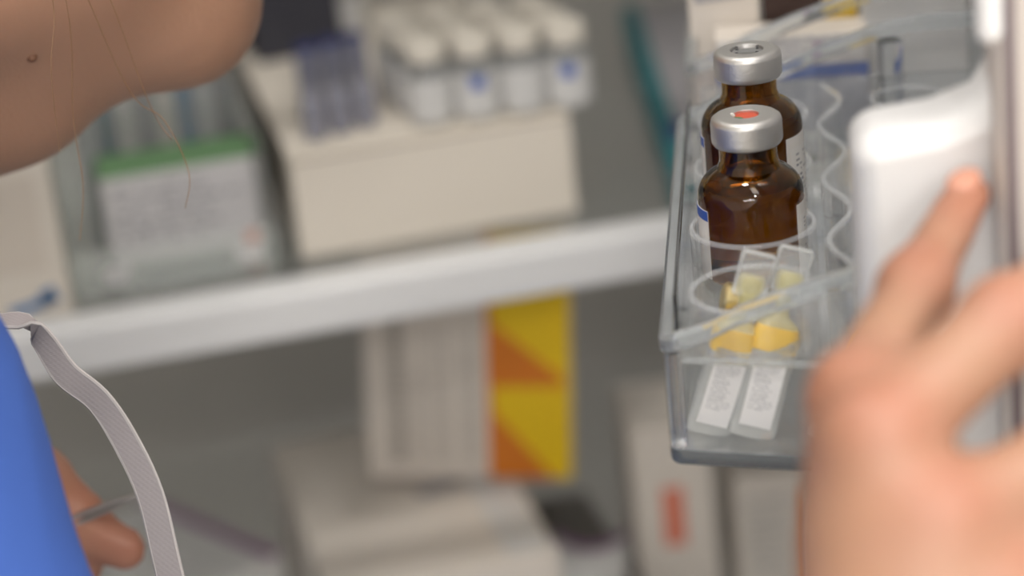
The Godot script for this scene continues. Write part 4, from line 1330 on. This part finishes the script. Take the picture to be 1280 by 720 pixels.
	c.add([
		[w.call(nb + Vector3(-0.055, -0.045, 0.01)), w.call(chest + Vector3(0.012, -0.012, 0)), 0.070, 0.122], [w.call(chest + Vector3(0.012, -0.012, 0)), w.call(nb.lerp(pel, 0.75)), 0.122, 0.116], [w.call(nb.lerp(pel, 0.75)), w.call(pel + Vector3(-0.005, -0.10, 0)), 0.116, 0.150],
		[w.call(rs + Vector3(-0.004, 0, 0)), w.call(nb + Vector3(-0.05, -0.045, 0.01)), 0.050, 0.060], [w.call(ls), w.call(nb + Vector3(-0.05, -0.045, 0)), 0.050, 0.060],
		[w.call(rs + Vector3(-0.004, 0, 0)), w.call(rs.lerp(re, 0.62)), 0.051, 0.053], [w.call(ls), w.call(ls.lerp(le, 0.62)), 0.050, 0.053],
	], 0.008, 0.045)
	part("scrub_top", c.mesh(), M.scrub, t, "royal blue scrub top")
	var ring := []
	var ax := Vector3(-0.62, -0.78, 0).normalized()
	var ay := Vector3(0.78, -0.62, 0).normalized()
	for i in 37:
		var a := TAU * i / 36.0
		var q: Vector3 = Vector3(-0.112, -0.166, 0) + (ay * cos(a) + Vector3(0, 0, 1) * sin(a)) * 0.0665 + ax * 0.010 * cos(a)
		ring.append(h.call(q.x, q.y, q.z))
	var rr := []
	rr.resize(37)
	rr.fill(0.0065)
	part("neckband", MB.new().tube(ring, rr, 10).mesh(), M.scrub, t)
	var tr := Body.new()
	tr.add([[w.call(pel + Vector3(0.0, -0.03, 0.05)), w.call(pel + Vector3(0, -0.03, -0.05)), 0.128, 0.128], [w.call(pel + Vector3(0.02, -0.02, 0.08)), w.call(Vector3(-0.36, 0.55, -0.58)), 0.096, 0.072], [w.call(Vector3(-0.36, 0.55, -0.58)), w.call(Vector3(-0.43, 0.10, -0.585)), 0.072, 0.062], [w.call(pel + Vector3(-0.02, -0.02, -0.08)), w.call(Vector3(-0.40, 0.55, -0.75)), 0.096, 0.072], [w.call(Vector3(-0.40, 0.55, -0.75)), w.call(Vector3(-0.47, 0.10, -0.745)), 0.072, 0.062]], 0.013, 0.03)
	part("scrub_trousers", tr.mesh(), M.scrub, t, "blue scrub trousers")
	for q in [Vector3(-0.43, 0, -0.585), Vector3(-0.47, 0, -0.745)]:
		var sh := Body.new()
		sh.add([[w.call(q + Vector3(-0.03, 0.045, 0)), w.call(q + Vector3(0.13, 0.036, -0.02)), 0.045, 0.036], [w.call(q + Vector3(-0.02, 0.045, 0)), w.call(q + Vector3(0.0, 0.075, 0)), 0.045, 0.044]], 0.008, 0.02)
		part("shoe", sh.mesh(), M.shoe, t)
	# tweezers pinched between thumb and finger
	var tw := thing("tweezers", "slim steel tweezers pinched between the fingers at the lower left", "tweezers", at(Vector3(-0.0160, 1.3525, -0.7200)))
	for s in [-1.0, 1.0]:
		part("arm", MB.new().tube([Vector3(-0.040, -0.010 + 0.0004 * s, -0.002), Vector3(-0.010, -0.0026 + 0.0013 * s, -0.0004), Vector3(0.0040, 0.0010 + 0.0010 * s, 0.0004), Vector3(0.0135, 0.0034 + 0.0002 * s, 0.0010)], [0.0018, 0.0017, 0.0015, 0.0006], 8, 0.5).mesh(), M.steel, tw)

# loose hairs: points in the room
const STRANDS := [
	[[-0.0300, 1.640, -0.694], [-0.0060, 1.560, -0.690], [-0.0026, 1.5276, -0.6963], [-0.0066, 1.5084, -0.6892], [-0.0081, 1.4837, -0.6903]],
	[[-0.0250, 1.640, -0.694], [0.0000, 1.540, -0.7000], [-0.0027, 1.4891, -0.7025], [-0.0031, 1.4712, -0.6952], [-0.0068, 1.4559, -0.6896]],
	[[-0.0200, 1.640, -0.694], [0.0040, 1.540, -0.7000], [0.0148, 1.4949, -0.7072], [0.0237, 1.4850, -0.7016], [0.0283, 1.4699, -0.6946], [0.0255, 1.4600, -0.6910]],
	[[-0.0180, 1.640, -0.694], [0.0100, 1.540, -0.7020], [0.0200, 1.4910, -0.7047], [0.0250, 1.4792, -0.6990]],
]

func smooth(p: Array, k: int) -> Array:
	var c := Curve3D.new()
	for i in p.size():
		var d: Vector3 = (p[min(i + 1, p.size() - 1)] - p[max(i - 1, 0)]) / 6.0
		c.add_point(p[i], -d, d)
	var r := []
	for i in p.size() - 1:
		for j in k:
			r.append(c.sample(i, float(j) / k))
	r.append(p[p.size() - 1])
	return r

func ball(r: float) -> Array:
	var a := []
	for i in 13:
		var t := -PI / 2 + PI * i / 12.0
		a.append(Vector2(0.0 if i == 0 or i == 12 else r * cos(t), r * sin(t)))
	return a

# ------------------------------------------------------------------ lanyard
func lanyard() -> void:
	var t := thing("lanyard", "pale woven lanyard strap hanging forward from the collar of the blue scrubs", "lanyard", at(Vector3(-0.0213, 1.4439, -0.6587)))
	var o := Vector3(0.0213, -1.4439, 0.6587)
	# centre line and the direction across the strap at each point
	var pts := [
		[Vector3(-0.0620, 1.4480, -0.6700), Vector3(0.10, 0.10, 0.99)], [Vector3(-0.0400, 1.4462, -0.6620), Vector3(0.10, 0.05, 0.99)], [Vector3(-0.0262, 1.4452, -0.6590), Vector3(0.25, -0.25, 0.93)],
		[Vector3(-0.0215, 1.4400, -0.6540), Vector3(0.70, -0.10, 0.55)], [Vector3(-0.0168, 1.4310, -0.6490), Vector3(0.88, 0.10, 0.30)], [Vector3(-0.0090, 1.4232, -0.6440), Vector3(0.78, 0.45, 0.25)],
		[Vector3(-0.0035, 1.4115, -0.6390), Vector3(0.90, 0.32, 0.22)], [Vector3(0.0008, 1.3965, -0.6330), Vector3(0.94, 0.25, 0.20)], [Vector3(0.0022, 1.3780, -0.6260), Vector3(0.95, 0.22, 0.18)], [Vector3(0.0034, 1.3580, -0.6180), Vector3(0.95, 0.2, 0.16)], [Vector3(0.0056, 1.3280, -0.6060), Vector3(0.95, 0.2, 0.15)], [Vector3(0.0080, 1.2700, -0.5900), Vector3(0.95, 0.2, 0.15)],
	]
	var c := []
	var a := []
	for e in pts:
		c.append(e[0])
		a.append(e[1])
	var pc := smooth(c, 5)
	var pa := smooth(a, 5)
	var rows := []
	for j in pc.size():
		var d: Vector3 = (pc[min(j + 1, pc.size() - 1)] - pc[max(j - 1, 0)]).normalized()
		var x: Vector3 = (pa[j] - d * pa[j].dot(d)).normalized()
		var n := x.cross(d).normalized()
		var q: Vector3 = pc[j] + o
		var row := []
		for e in [[-0.0038, 0.0002], [-0.0036, 0.0005], [-0.0030, 0.0006], [0.0030, 0.0006], [0.0036, 0.0005], [0.0038, 0.0002], [0.0036, -0.0005], [-0.0036, -0.0005]]:
			row.append(q + x * e[0] + n * e[1])
		rows.append(row)
	part("strap", MB.new().loft(rows, true, false, 50.0).mesh(), M.strap, t, "pale grey woven strap")
	for s in [-1.0, 1.0]:
		var path := []
		var r := []
		for j in pc.size():
			var d: Vector3 = (pc[min(j + 1, pc.size() - 1)] - pc[max(j - 1, 0)]).normalized()
			var x: Vector3 = (pa[j] - d * pa[j].dot(d)).normalized()
			path.append(pc[j] + o + x * 0.0036 * s)
			r.append(0.0006)
		part("selvedge", MB.new().tube(path, r, 6).mesh(), M.selvedge, t)
